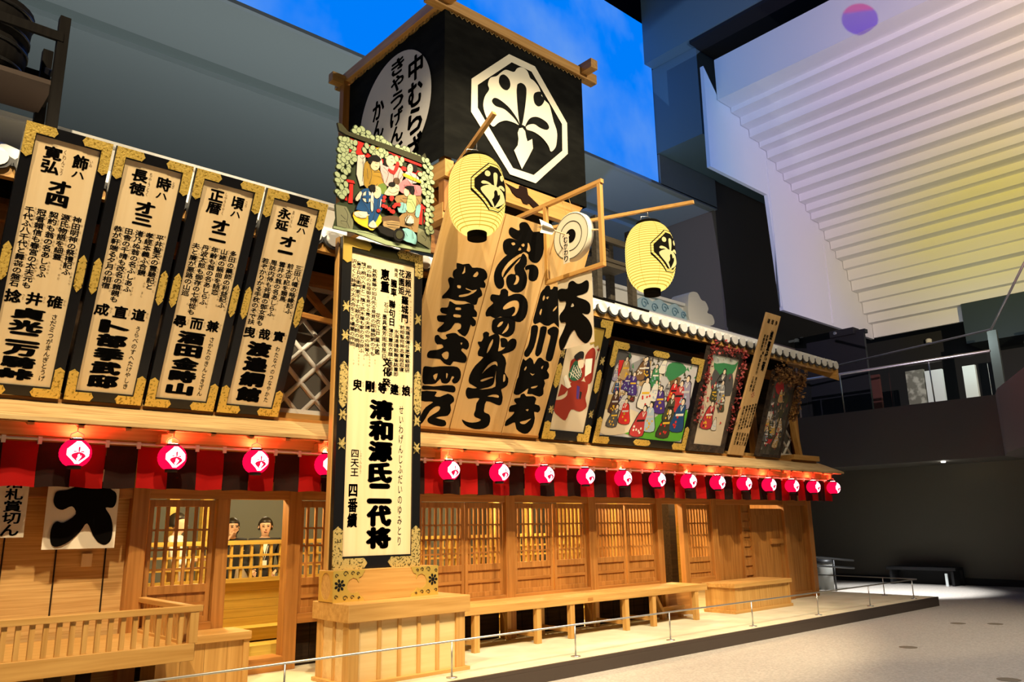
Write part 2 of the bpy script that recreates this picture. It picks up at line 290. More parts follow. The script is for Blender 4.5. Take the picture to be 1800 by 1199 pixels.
B2=[[[(0.242,2.719),(0.238,2.756),(0.286,2.787),(0.353,2.79),(0.42,2.748),(0.487,2.706),(0.59,2.736),(0.664,2.728),(0.717,2.607),(0.745,2.48),(0.73,2.397),(0.688,2.341),(0.604,2.33),(0.529,2.367),(0.504,2.414),(0.421,2.429),(0.389,2.396),(0.261,2.374),(0.166,2.334),(0.106,2.366),(0.066,2.434),(0.069,2.498),(0.136,2.542),(0.218,2.546),(0.305,2.54),(0.199,2.554),(0.121,2.587),(0.097,2.633),(0.114,2.678),(0.173,2.676),(0.243,2.667),(0.263,2.685)],[(0.186,2.493),(0.231,2.51),(0.255,2.489),(0.22,2.469)],[(0.327,2.428),(0.338,2.469),(0.368,2.457),(0.367,2.437)],[(0.351,2.505),(0.384,2.532),(0.409,2.511),(0.391,2.488)],[(0.446,2.552),(0.474,2.546),(0.522,2.484),(0.509,2.448),(0.462,2.458),(0.463,2.504)]],[[(0.429,2.43),(0.352,2.405),(0.26,2.377),(0.174,2.336),(0.093,2.235),(0.052,2.137),(0.054,2.034),(0.102,1.941),(0.175,1.896),(0.235,1.914),(0.25,1.969),(0.221,2.029),(0.173,2.071),(0.168,2.135),(0.221,2.249),(0.332,2.364)]],[[(0.197,2.037),(0.211,2.131),(0.276,2.235),(0.373,2.347),(0.406,2.359),(0.369,2.307),(0.293,2.186),(0.215,2.047)]],[[(0.419,2.409),(0.492,2.372),(0.523,2.287),(0.5,2.229),(0.542,2.185),(0.592,2.115),(0.607,2.025),(0.58,1.953),(0.509,1.907),(0.408,1.901),(0.32,1.937),(0.265,2.011),(0.263,2.076),(0.316,2.119),(0.381,2.126),(0.344,2.184),(0.343,2.236),(0.39,2.298),(0.4,2.366)],[(0.394,2.115),(0.436,2.117),(0.467,2.077),(0.454,2.015),(0.402,1.992),(0.413,2.034),(0.414,2.08)]],[[(0.509,2.251),(0.566,2.289),(0.647,2.306),(0.719,2.281),(0.76,2.216),(0.756,2.128),(0.689,2.092),(0.621,2.108),(0.599,2.17),(0.585,2.234),(0.533,2.209)]],[[(0.226,1.893),(0.284,1.917),(0.345,1.889),(0.364,1.833),(0.435,1.873),(0.53,1.897),(0.623,1.881),(0.707,1.816),(0.743,1.714),(0.736,1.611),(0.673,1.54),(0.569,1.537),(0.475,1.561),(0.408,1.557),(0.324,1.556),(0.253,1.518),(0.164,1.536),(0.104,1.52),(0.076,1.567),(0.098,1.636),(0.157,1.704),(0.108,1.728),(0.086,1.77),(0.105,1.812),(0.217,1.82),(0.221,1.859)],[(0.331,1.683),(0.378,1.744),(0.447,1.789),(0.528,1.804),(0.576,1.766),(0.586,1.687),(0.559,1.615),(0.505,1.596),(0.538,1.652),(0.528,1.704),(0.489,1.717),(0.431,1.687),(0.35,1.653)]],[[(0.218,1.473),(0.253,1.518),(0.403,1.57),(0.554,1.581),(0.61,1.469),(0.608,1.375),(0.541,1.318),(0.466,1.313),(0.385,1.327),(0.301,1.328),(0.244,1.372)],[(0.316,1.43),(0.347,1.487),(0.393,1.501),(0.376,1.452),(0.337,1.42)],[(0.48,1.496),(0.508,1.44),(0.485,1.383),(0.423,1.34),(0.452,1.404),(0.475,1.461)]],[[(0.12,1.3),(0.166,1.334),(0.222,1.316),(0.226,1.277),(0.303,1.322),(0.369,1.325),(0.41,1.278),(0.433,1.161),(0.442,1.109),(0.527,1.161),(0.561,1.26),(0.614,1.308),(0.687,1.299),(0.712,1.227),(0.684,1.155),(0.565,1.098),(0.52,1.079),(0.574,1.046),(0.626,0.971),(0.641,0.85),(0.727,0.778),(0.742,0.683),(0.674,0.628),(0.664,0.606),(0.721,0.516),(0.728,0.42),(0.682,0.402),(0.589,0.421),(0.465,0.436),(0.463,0.341),(0.481,0.288),(0.564,0.267),(0.607,0.216),(0.613,0.12),(0.537,0.066),(0.408,0.05),(0.268,0.074),(0.19,0.115),(0.15,0.163),(0.231,0.139),(0.331,0.133),(0.424,0.154),(0.455,0.187),(0.356,0.209),(0.319,0.247),(0.326,0.301),(0.312,0.395),(0.339,0.464),(0.243,0.455),(0.166,0.441),(0.112,0.482),(0.091,0.546),(0.11,0.588),(0.185,0.583),(0.254,0.597),(0.117,0.642),(0.088,0.705),(0.095,0.785),(0.136,0.882),(0.228,1.0),(0.143,1.008),(0.117,1.064),(0.131,1.118),(0.084,1.164),(0.083,1.19),(0.13,1.197),(0.144,1.252)],[(0.26,1.077),(0.268,1.177),(0.3,1.255),(0.315,1.211),(0.301,1.129),(0.272,1.065)],[(0.283,0.807),(0.339,0.914),(0.421,0.971),(0.47,0.964),(0.491,0.913),(0.459,0.933),(0.404,0.92),(0.326,0.852),(0.28,0.793)],[(0.492,0.859),(0.515,0.754),(0.547,0.646),(0.427,0.6),(0.293,0.578),(0.436,0.623),(0.505,0.671),(0.503,0.752)],[(0.278,0.697),(0.334,0.73),(0.439,0.765),(0.474,0.762),(0.416,0.735),(0.315,0.688)],[(0.634,0.822),(0.663,0.812),(0.686,0.746),(0.659,0.722),(0.639,0.781)],[(0.459,0.503),(0.55,0.537),(0.637,0.535),(0.648,0.502),(0.544,0.505)]],[[(0.418,1.279),(0.481,1.295),(0.538,1.277),(0.562,1.233),(0.536,1.182),(0.471,1.173),(0.443,1.229)]]]
B3=[[[(0.072,2.081),(0.133,2.093),(0.162,2.05),(0.196,2.066),(0.203,2.097),(0.277,2.101),(0.373,2.06),(0.461,1.896),(0.521,1.665),(0.501,1.571),(0.386,1.624),(0.312,1.572),(0.22,1.567),(0.132,1.592),(0.056,1.551),(-0.001,1.6),(-0.009,1.696),(-0.0,1.815),(0.008,1.972),(0.049,2.038)],[(0.067,1.915),(0.079,1.956),(0.109,1.922),(0.088,1.879)],[(0.125,1.935),(0.167,1.952),(0.155,1.911)],[(0.081,1.712),(0.093,1.773),(0.112,1.756),(0.111,1.687)],[(0.308,1.8),(0.354,1.857),(0.355,1.818),(0.313,1.771)]],[[(0.005,1.513),(0.072,1.543),(0.126,1.522),(0.147,1.407),(0.151,1.249),(0.105,1.124),(0.049,1.1),(0.001,1.14),(0.017,1.191),(0.039,1.273),(0.029,1.409)]],[[(0.168,1.529),(0.252,1.552),(0.287,1.528),(0.297,1.43),(0.301,1.27),(0.304,1.191),(0.258,1.134),(0.202,1.157),(0.188,1.254),(0.184,1.413)]],[[(0.307,1.511),(0.391,1.574),(0.492,1.56),(0.52,1.484),(0.532,1.303),(0.538,1.141),(0.5,1.095),(0.423,1.106),(0.4,1.183),(0.395,1.344),(0.386,1.443),(0.34,1.456)]],[[(0.02,1.073),(0.067,1.049),(0.125,1.103),(0.198,1.066),(0.233,1.021),(0.268,1.106),(0.328,1.124),(0.393,1.092),(0.477,1.082),(0.515,1.016),(0.494,0.962),(0.551,0.918),(0.56,0.858),(0.489,0.829),(0.525,0.782),(0.519,0.71),(0.547,0.631),(0.482,0.587),(0.34,0.61),(0.25,0.605),(0.249,0.681),(0.187,0.634),(0.104,0.576),(0.027,0.578),(-0.002,0.625),(-0.003,0.773),(0.02,0.816),(0.002,0.942),(0.009,1.032)],[(0.082,0.932),(0.101,0.974),(0.118,0.957),(0.101,0.915)],[(0.374,0.998),(0.405,1.022),(0.397,0.971)],[(0.199,0.897),(0.256,0.883),(0.29,0.897),(0.255,0.863)],[(0.293,0.706),(0.401,0.738),(0.373,0.704),(0.307,0.687)]],[[(0.142,0.58),(0.198,0.605),(0.249,0.57),(0.377,0.583),(0.442,0.549),(0.441,0.477),(0.527,0.464),(0.569,0.406),(0.536,0.362),(0.467,0.366),(0.513,0.278),(0.517,0.154),(0.458,0.057),(0.354,0.05),(0.231,0.102),(0.175,0.19),(0.106,0.164),(0.03,0.128),(-0.016,0.165),(0.024,0.218),(0.091,0.284),(0.111,0.336),(0.024,0.328),(-0.012,0.375),(0.031,0.419),(0.111,0.446),(0.06,0.481),(0.059,0.521),(0.143,0.54)],[(0.302,0.383),(0.35,0.397),(0.348,0.366)],[(0.26,0.206),(0.355,0.234),(0.448,0.272),(0.41,0.228),(0.36,0.183),(0.294,0.182)]]]
OIRI=[[[(0.193,0.848),(0.225,0.924),(0.308,0.934),(0.387,0.874),(0.468,0.864),(0.562,0.881),(0.605,0.83),(0.581,0.725),(0.486,0.697),(0.365,0.694),(0.535,0.604),(0.61,0.527),(0.61,0.428),(0.551,0.4),(0.46,0.43),(0.573,0.316),(0.631,0.186),(0.612,0.072),(0.53,0.009),(0.453,0.033),(0.352,0.141),(0.302,0.231),(0.218,0.187),(0.13,0.063),(0.044,-0.013),(-0.015,0.049),(-0.005,0.149),(0.083,0.254),(0.144,0.365),(0.047,0.395),(0.023,0.493),(0.125,0.574),(0.157,0.67),(0.046,0.695),(-0.008,0.77),(0.01,0.861),(0.082,0.875)],[(0.25,0.577),(0.285,0.621),(0.313,0.573),(0.277,0.565)]]]
OIRI2=[[[(0.264,0.494),(0.282,0.538),(0.362,0.552),(0.429,0.586),(0.48,0.665),(0.55,0.693),(0.614,0.655),(0.68,0.617),(0.734,0.566),(0.782,0.527),(0.789,0.447),(0.763,0.395),(0.701,0.394),(0.751,0.316),(0.778,0.225),(0.777,0.108),(0.732,0.058),(0.67,0.079),(0.615,0.15),(0.557,0.253),(0.505,0.177),(0.42,0.091),(0.333,0.05),(0.285,0.07),(0.266,0.144),(0.274,0.231),(0.309,0.274),(0.362,0.261),(0.454,0.336),(0.417,0.406),(0.345,0.374),(0.291,0.393),(0.263,0.443)]]]
C_OCT=[(-0.246,0.986),(0.294,0.999),(0.977,0.26),(0.969,-0.279),(0.249,-0.991),(-0.27,-1.001),(-0.993,-0.251),(-0.981,0.276)]
C_IN=[(-0.194,0.868),(0.217,0.875),(0.86,0.201),(0.847,-0.265),(0.21,-0.869),(-0.207,-0.882),(-0.868,-0.144),(-0.866,0.221)]
C_LEAF=[(-0.591,-0.344),(-0.709,-0.235),(-0.765,-0.081),(-0.735,0.082),(-0.652,0.228),(-0.673,0.31),(-0.626,0.43),(-0.503,0.51),(-0.416,0.605),(-0.315,0.691),(-0.155,0.719),(-0.089,0.805),(0.009,0.866),(0.123,0.851),(0.186,0.753),(0.269,0.732),(0.368,0.662),(0.415,0.571),(0.48,0.487),(0.581,0.443),(0.629,0.323),(0.674,0.177),(0.738,0.036),(0.731,-0.128),(0.692,-0.262),(0.592,-0.361),(0.537,-0.272),(0.406,-0.184),(0.242,-0.147),(0.095,-0.158),(0.064,-0.122),(-0.0,-0.113),(-0.08,-0.141),(-0.174,-0.136),(-0.33,-0.157),(-0.47,-0.238)]
C_STEM=[(-0.099,-0.276),(-0.065,-0.192),(-0.001,-0.16),(0.055,-0.198),(0.075,-0.295),(0.099,-0.352),(0.196,-0.28),(0.21,-0.431),(0.106,-0.62),(-0.028,-0.845),(-0.095,-0.734),(-0.178,-0.589),(-0.104,-0.484),(-0.085,-0.375)]
C_D1=[(-0.106,0.372),(-0.098,0.482),(-0.08,0.541),(-0.004,0.59),(0.083,0.564),(0.096,0.449),(0.055,0.169),(-0.01,-0.116),(-0.055,-0.132),(-0.09,0.116)]
C_D2=[(-0.601,0.056),(-0.555,0.129),(-0.448,0.139),(-0.264,0.078),(-0.109,-0.048),(-0.048,-0.156),(-0.173,-0.057),(-0.358,0.017),(-0.526,0.007)]
C_D3=[(0.048,-0.136),(0.15,0.045),(0.317,0.131),(0.501,0.116),(0.566,0.045),(0.513,-0.019),(0.378,-0.034),(0.246,-0.014),(0.12,-0.071)]
C_E1=[(-0.458,0.471),(-0.426,0.549),(-0.347,0.594),(-0.255,0.552),(-0.234,0.454),(-0.29,0.36),(-0.383,0.344),(-0.45,0.397)]
C_E2=[(0.244,0.451),(0.28,0.533),(0.382,0.591),(0.433,0.577),(0.414,0.538),(0.48,0.487),(0.425,0.38),(0.339,0.321),(0.264,0.352)]
_=0
RELIEF=[('dgreen',0,[(-0.577,1.034),(-0.613,0.842),(-0.585,0.685),(-0.632,0.616),(-0.611,0.432),(-0.564,0.324),(-0.632,0.265),(-0.613,0.124),(-0.642,-0.003),(-0.382,0.008),(0.004,-0.036),(0.609,-0.004),(0.624,0.195),(0.588,0.404),(0.61,0.779),(0.598,1.137),(0.53,1.161),(0.48,1.085),(0.362,1.123),(0.069,1.191),(-0.243,1.218),(-0.379,1.243),(-0.465,1.156)]),('rock',2,[(-0.618,0.269),(-0.492,0.276),(-0.401,0.138),(-0.412,0.041),(-0.595,0.035)]),('rock',2,[(0.408,0.272),(0.59,0.244),(0.609,0.047),(0.427,0.105)]),('moss',2,[(-0.636,0.025),(-0.412,0.041),(-0.209,0.064),(0.003,0.019),(0.22,0.028),(0.609,0.047),(0.606,0.003),(0.004,-0.033),(-0.382,0.011),(-0.638,-0.002)]),('olive',4,[(-0.641,1.201),(-0.616,1.119),(-0.536,1.097),(-0.023,1.088),(0.48,1.07),(0.538,1.133),(0.504,1.213),(0.462,1.155),(-0.025,1.153),(-0.509,1.142),(-0.591,1.205)]),('red',3,[(-0.543,1.074),(-0.023,1.073),(0.463,1.057),(0.464,1.028),(-0.022,1.042),(-0.527,1.053)]),('red',3,[(-0.488,0.972),(-0.266,0.967),(0.202,0.954),(0.481,0.966),(0.482,0.914),(0.203,0.904),(-0.264,0.917),(-0.486,0.91)]),('red',3,[(-0.396,1.059),(-0.321,1.055),(-0.317,0.936),(-0.391,0.926)]),('red',3,[(0.331,1.016),(0.397,1.015),(0.39,0.923),(0.324,0.926)]),('red',2,[(-0.56,0.583),(-0.417,0.598),(-0.401,0.568),(-0.552,0.551)]),('red',2,[(-0.538,0.555),(-0.495,0.561),(-0.487,0.345),(-0.53,0.347)]),('red',2,[(-0.466,0.549),(-0.422,0.555),(-0.422,0.336),(-0.472,0.329)]),('red',2,[(0.453,0.566),(0.536,0.574),(0.537,0.523),(0.487,0.509),(0.481,0.319),(0.44,0.316)]),('red',2,[(0.512,0.516),(0.545,0.517),(0.539,0.333),(0.506,0.332)]),('white',4,[(-0.383,0.901),(-0.302,0.934),(-0.286,0.903),(-0.295,0.69),(-0.298,0.577),(-0.342,0.55),(-0.39,0.675)]),('mustard',5,[(-0.299,0.829),(-0.232,0.863),(-0.109,0.802),(-0.028,0.655),(-0.041,0.538),(-0.208,0.547),(-0.298,0.577)]),('skin',6,[(-0.111,0.866),(-0.116,0.835),(-0.131,0.808),(-0.154,0.788),(-0.179,0.781),(-0.203,0.786),(-0.219,0.804),(-0.225,0.83),(-0.221,0.86),(-0.205,0.887),(-0.183,0.907),(-0.157,0.915),(-0.134,0.91),(-0.117,0.892)]),('black',7,[(-0.249,0.915),(-0.16,0.972),(-0.097,0.934),(-0.142,0.894),(-0.203,0.89),(-0.224,0.845),(-0.255,0.856)]),('gold',5,[(-0.184,1.036),(-0.116,1.079),(-0.046,1.066),(-0.075,0.97),(-0.144,0.963)]),('white',6,[(-0.19,0.969),(-0.098,0.963),(-0.072,0.842),(-0.103,0.854),(-0.12,0.927)]),('black',5,[(-0.045,1.008),(0.04,1.057),(0.105,0.998),(0.042,0.978),(-0.003,0.877),(-0.049,0.877)]),('skin',6,[(0.083,0.976),(0.078,0.944),(0.063,0.915),(0.041,0.895),(0.016,0.887),(-0.007,0.894),(-0.023,0.913),(-0.029,0.941),(-0.024,0.973),(-0.009,1.002),(0.013,1.022),(0.038,1.03),(0.061,1.024),(0.077,1.005)]),('pink',6,[(-0.103,0.875),(-0.018,0.872),(0.107,0.925),(0.204,0.867),(0.174,0.742),(0.112,0.681),(-0.013,0.645),(-0.076,0.726)]),('red',7,[(0.106,0.969),(0.146,0.952),(0.077,0.808),(-0.002,0.834),(0.013,0.86),(0.069,0.853)]),('black',5,[(0.266,1.004),(0.381,1.017),(0.39,0.938),(0.332,0.935)]),('skin',6,[(0.33,0.957),(0.327,0.93),(0.316,0.907),(0.301,0.891),(0.284,0.885),(0.268,0.892),(0.257,0.909),(0.252,0.933),(0.256,0.96),(0.266,0.984),(0.282,1.0),(0.299,1.005),(0.315,0.999),(0.326,0.981)]),('lilac',6,[(0.243,0.894),(0.366,0.901),(0.425,0.83),(0.303,0.765),(0.22,0.828)]),('gold',7,[(0.212,0.862),(0.425,0.837),(0.417,0.805),(0.204,0.824)]),('pink2',6,[(0.143,0.704),(0.237,0.804),(0.335,0.76),(0.434,0.773),(0.444,0.659),(0.24,0.616),(0.152,0.635)]),('blue',7,[(-0.354,0.478),(-0.238,0.552),(-0.056,0.52),(-0.038,0.426),(-0.096,0.299),(-0.138,0.205),(-0.195,0.108),(-0.24,0.124),(-0.244,0.26),(-0.391,0.262),(-0.351,0.369)]),('gold',6,[(-0.418,0.228),(-0.245,0.301),(-0.095,0.285),(-0.07,0.208),(-0.179,0.078),(-0.239,0.09),(-0.313,0.099),(-0.401,0.138)]),('white',7,[(-0.411,0.23),(-0.259,0.27),(-0.272,0.198),(-0.388,0.182)]),('white',8,[(-0.24,0.117),(-0.183,0.193),(-0.136,0.13),(-0.188,0.103)]),('skin',8,[(-0.187,0.595),(-0.103,0.591),(-0.094,0.509),(-0.145,0.453),(-0.184,0.484)]),('black',9,[(-0.246,0.571),(-0.18,0.604),(-0.17,0.53),(-0.222,0.515)]),('white',8,[(-0.202,0.458),(-0.208,0.427),(-0.224,0.4),(-0.249,0.38),(-0.276,0.373),(-0.301,0.379),(-0.319,0.397),(-0.326,0.424),(-0.321,0.454),(-0.305,0.481),(-0.28,0.501),(-0.253,0.509),(-0.227,0.503),(-0.209,0.485)]),('blue',9,[(-0.281,0.491),(-0.251,0.5),(-0.248,0.39),(-0.277,0.382)]),('blue',9,[(-0.316,0.44),(-0.213,0.469),(-0.212,0.441),(-0.315,0.413)]),('white',9,[(-0.221,0.487),(-0.192,0.496),(-0.193,0.301),(-0.219,0.308)]),('skin',8,[(-0.409,0.38),(-0.354,0.478),(-0.331,0.457),(-0.379,0.361)]),('skin',7,[(-0.011,0.603),(0.049,0.684),(0.143,0.69),(0.13,0.585),(0.052,0.542),(-0.048,0.536)]),('black',8,[(0.091,0.689),(0.087,0.676),(0.076,0.662),(0.059,0.652),(0.04,0.647),(0.023,0.647),(0.012,0.654),(0.007,0.665),(0.011,0.678),(0.022,0.692),(0.039,0.702),(0.058,0.708),(0.075,0.707),(0.087,0.7)]),('brown',7,[(0.155,0.751),(0.151,0.732),(0.139,0.715),(0.121,0.702),(0.102,0.696),(0.084,0.699),(0.071,0.709),(0.067,0.725),(0.071,0.744),(0.082,0.761),(0.1,0.774),(0.12,0.78),(0.137,0.778),(0.15,0.767)]),('bark',5,[(0.114,0.567),(0.452,0.661),(0.437,0.525),(0.409,0.2),(0.28,0.226),(0.153,0.222),(0.159,0.323),(0.213,0.394),(0.132,0.472)]),('skin',6,[(0.283,0.657),(0.28,0.633),(0.271,0.611),(0.257,0.596),(0.241,0.592),(0.227,0.599),(0.217,0.615),(0.213,0.638),(0.216,0.662),(0.225,0.684),(0.239,0.699),(0.255,0.703),(0.269,0.697),(0.279,0.68)]),('black',7,[(0.215,0.696),(0.344,0.745),(0.345,0.638),(0.296,0.647),(0.271,0.683)]),('lgreen',6,[(0.273,0.611),(0.37,0.638),(0.372,0.464),(0.308,0.412),(0.252,0.432)]),('cyan',6,[(0.132,0.479),(0.243,0.502),(0.244,0.402),(0.15,0.377)]),('cyan',6,[(0.388,0.512),(0.445,0.542),(0.423,0.391),(0.374,0.393)]),('white',7,[(0.349,0.329),(0.343,0.302),(0.328,0.279),(0.305,0.262),(0.279,0.255),(0.256,0.261),(0.24,0.276),(0.234,0.299),(0.239,0.325),(0.254,0.349),(0.277,0.366),(0.303,0.373),(0.326,0.368),(0.342,0.352)]),('bark',8,[(0.336,0.325),(0.332,0.304),(0.319,0.285),(0.302,0.272),(0.282,0.267),(0.264,0.271),(0.251,0.284),(0.246,0.303),(0.25,0.323),(0.262,0.342),(0.28,0.356),(0.3,0.361),(0.318,0.357),(0.331,0.344)]),('white',9,[(0.285,0.358),(0.296,0.361),(0.343,0.291),(0.239,0.265)]),('red',9,[(-0.042,0.395),(-0.049,0.378),(-0.064,0.368),(-0.081,0.37),(-0.088,0.383),(-0.081,0.399),(-0.066,0.41),(-0.049,0.408)]),('red',9,[(-0.007,0.393),(-0.013,0.376),(-0.029,0.366),(-0.045,0.368),(-0.052,0.381),(-0.046,0.397),(-0.03,0.408),(-0.014,0.406)]),('red',9,[(0.06,0.517),(0.053,0.5),(0.037,0.49),(0.02,0.491),(0.013,0.505),(0.02,0.521),(0.036,0.532),(0.053,0.53)]),('red',9,[(-0.1,0.322),(-0.106,0.306),(-0.122,0.296),(-0.138,0.298),(-0.145,0.31),(-0.139,0.327),(-0.123,0.337),(-0.107,0.335)]),('red',9,[(-0.038,0.457),(-0.044,0.44),(-0.06,0.43),(-0.077,0.432),(-0.084,0.445),(-0.077,0.461),(-0.061,0.472),(-0.045,0.47)]),('red',9,[(0.163,0.465),(0.156,0.448),(0.139,0.437),(0.123,0.439),(0.116,0.452),(0.122,0.469),(0.139,0.48),(0.155,0.478)]),('red',9,[(0.119,0.452),(0.112,0.435),(0.096,0.424),(0.079,0.426),(0.072,0.439),(0.079,0.456),(0.095,0.467),(0.112,0.465)]),('red',9,[(0.064,0.501),(0.057,0.485),(0.041,0.474),(0.024,0.476),(0.017,0.489),(0.024,0.506),(0.04,0.516),(0.057,0.515)]),('red',9,[(0.066,0.36),(0.059,0.343),(0.043,0.333),(0.027,0.335),(0.02,0.348),(0.026,0.364),(0.042,0.375),(0.059,0.373)]),('red',9,[(0.035,0.377),(0.029,0.36),(0.013,0.35),(-0.004,0.352),(-0.011,0.365),(-0.005,0.381),(0.012,0.392),(0.028,0.39)]),('red',9,[(0.072,0.521),(0.066,0.504),(0.049,0.493),(0.033,0.495),(0.026,0.508),(0.032,0.525),(0.048,0.536),(0.065,0.534)]),('red',9,[(0.098,0.423),(0.092,0.407),(0.075,0.396),(0.059,0.398),(0.052,0.411),(0.058,0.428),(0.074,0.438),(0.091,0.436)]),('red',9,[(-0.028,0.5),(-0.034,0.483),(-0.05,0.473),(-0.066,0.474),(-0.074,0.487),(-0.067,0.504),(-0.051,0.515),(-0.035,0.513)]),('red',9,[(0.127,0.455),(0.12,0.438),(0.104,0.427),(0.087,0.429),(0.08,0.442),(0.087,0.459),(0.103,0.469),(0.12,0.468)]),('red',9,[(0.089,0.364),(0.082,0.347),(0.066,0.337),(0.049,0.339),(0.042,0.352),(0.049,0.368),(0.065,0.379),(0.081,0.377)]),('red',9,[(0.087,0.355),(0.081,0.339),(0.065,0.328),(0.048,0.33),(0.041,0.343),(0.048,0.36),(0.064,0.37),(0.08,0.368)]),('brown',7,[(-0.064,0.265),(0.12,0.32),(0.16,0.266),(0.139,0.149),(-0.015,0.125),(-0.055,0.198)]),('tan',8,[(-0.055,0.212),(0.152,0.257),(0.123,0.138),(-0.023,0.13)]),('black',8,[(-0.107,0.151),(0.092,0.137),(0.079,0.058),(-0.089,0.072)]),('black',9,[(0.223,0.12),(0.216,0.085),(0.196,0.053),(0.166,0.031),(0.133,0.024),(0.103,0.031),(0.082,0.053),(0.073,0.084),(0.08,0.119),(0.1,0.15),(0.129,0.173),(0.163,0.181),(0.193,0.173),(0.215,0.152)]),('olive',10,[(0.194,0.113),(0.19,0.09),(0.178,0.07),(0.159,0.056),(0.138,0.051),(0.12,0.056),(0.106,0.07),(0.101,0.091),(0.105,0.113),(0.118,0.134),(0.136,0.148),(0.157,0.153),(0.176,0.148),(0.189,0.134)]),('cyan',7,[(0.201,0.192),(0.312,0.205),(0.385,0.152),(0.379,0.051),(0.315,0.05),(0.203,0.066)]),('green2',5,[(-0.12,0.628),(-0.013,0.673),(-0.033,0.54),(-0.102,0.549)])]
RLEAF=[(0.222,1.182,1.05),(-0.327,1.193,0.51),(0.331,1.137,1.13),(-0.397,1.164,1.97),(-0.411,1.217,1.73),(0.029,1.158,1.99),(-0.088,1.142,1.26),(-0.253,1.179,0.93),(-0.127,1.199,3.04),(-0.011,1.166,2.07),(0.13,1.173,0.61),(-0.206,1.178,2.89),(-0.331,1.236,2.47),(0.272,1.179,2.05),(-0.08,1.203,2.09),(0.38,1.14,1.67),(-0.256,1.216,3.01),(0.179,1.149,0.3),(0.421,1.138,0.39),(-0.319,1.15,3.0),(-0.137,1.159,1.62),(0.237,1.14,2.33),(-0.43,1.176,0.14),(-0.056,1.178,0.4),(-0.375,1.207,1.1),(-0.453,0.806,1.62),(-0.436,0.909,0.91),(-0.434,0.967,0.15),(-0.52,0.919,1.25),(-0.535,0.966,2.07),(-0.559,0.682,1.77),(-0.568,0.751,2.19),(-0.601,0.893,2.73),(-0.599,0.775,1.61),(-0.473,0.978,2.86),(-0.487,0.736,1.87),(-0.585,0.957,0.9),(-0.466,1.034,3.01),(-0.572,1.001,2.63),(-0.489,0.696,1.79),(-0.595,0.816,2.01),(-0.52,0.784,1.8),(-0.518,0.871,0.49),(-0.564,0.91,2.75),(-0.552,0.844,1.79),(-0.506,0.999,2.67),(-0.476,0.867,0.25),(-0.604,0.701,0.62),(-0.424,0.877,2.81),(-0.525,0.662,2.26),(-0.42,0.84,0.61),(-0.419,1.038,1.26),(-0.505,0.831,0.46),(-0.588,1.031,3.03),(-0.514,1.041,1.26),(-0.55,1.037,0.75),(-0.554,0.793,2.57),(-0.571,0.562,2.1),(-0.608,0.412,3.01),(-0.582,0.393,0.75),(-0.548,0.449,0.5),(-0.62,0.604,2.43),(-0.504,0.454,2.41),(-0.602,0.51,1.56),(-0.516,0.523,1.71),(-0.567,0.477,1.89),(-0.616,0.539,3.03),(-0.528,0.419,1.73),(-0.559,0.369,0.1),(-0.546,0.596,0.22),(0.536,0.449,2.9),(0.544,0.682,1.14),(0.609,0.262,0.72),(0.547,0.887,2.02),(0.546,0.284,0.36),(0.557,0.511,0.31),(0.6,0.465,2.75),(0.505,0.594,2.13),(0.483,1.119,1.94),(0.552,0.843,1.28),(0.495,0.941,1.48),(0.522,0.806,2.77),(0.548,1.002,1.59),(0.527,0.92,2.78),(0.549,0.576,1.16),(0.55,1.093,2.58),(0.487,0.741,1.13),(0.488,0.887,0.01),(0.604,0.778,2.11),(0.544,0.398,2.11),(0.61,0.545,2.52),(0.498,0.705,2.71),(0.608,0.7,1.3),(0.503,1.039,2.65),(0.549,0.626,2.7),(0.603,0.635,0.29),(0.546,0.334,2.48),(0.595,0.39,2.91),(0.584,0.93,0.7),(0.55,0.242,2.17),(0.595,0.973,2.35),(0.606,0.874,3.06),(0.47,0.794,1.72),(0.569,0.794,2.24),(0.456,0.833,1.93),(0.558,0.724,2.93),(0.435,0.921,0.4),(0.593,0.295,1.31),(0.529,1.122,0.74),(0.588,1.051,0.52),(-0.184,0.981,1.17),(-0.016,0.994,0.12),(0.044,1.004,0.67),(-0.173,1.024,2.77),(-0.027,1.031,0.97),(-0.087,0.996,1.4),(-0.142,0.999,2.38),(-0.308,0.983,2.14),(-0.227,1.004,1.41),(0.184,1.024,1.48),(-0.061,1.048,2.27),(0.159,0.972,2.26),(0.1,0.971,2.86),(0.108,1.013,1.8),(-0.28,1.043,1.93),(-0.1,1.048,0.51),(-0.206,1.044,0.57)]
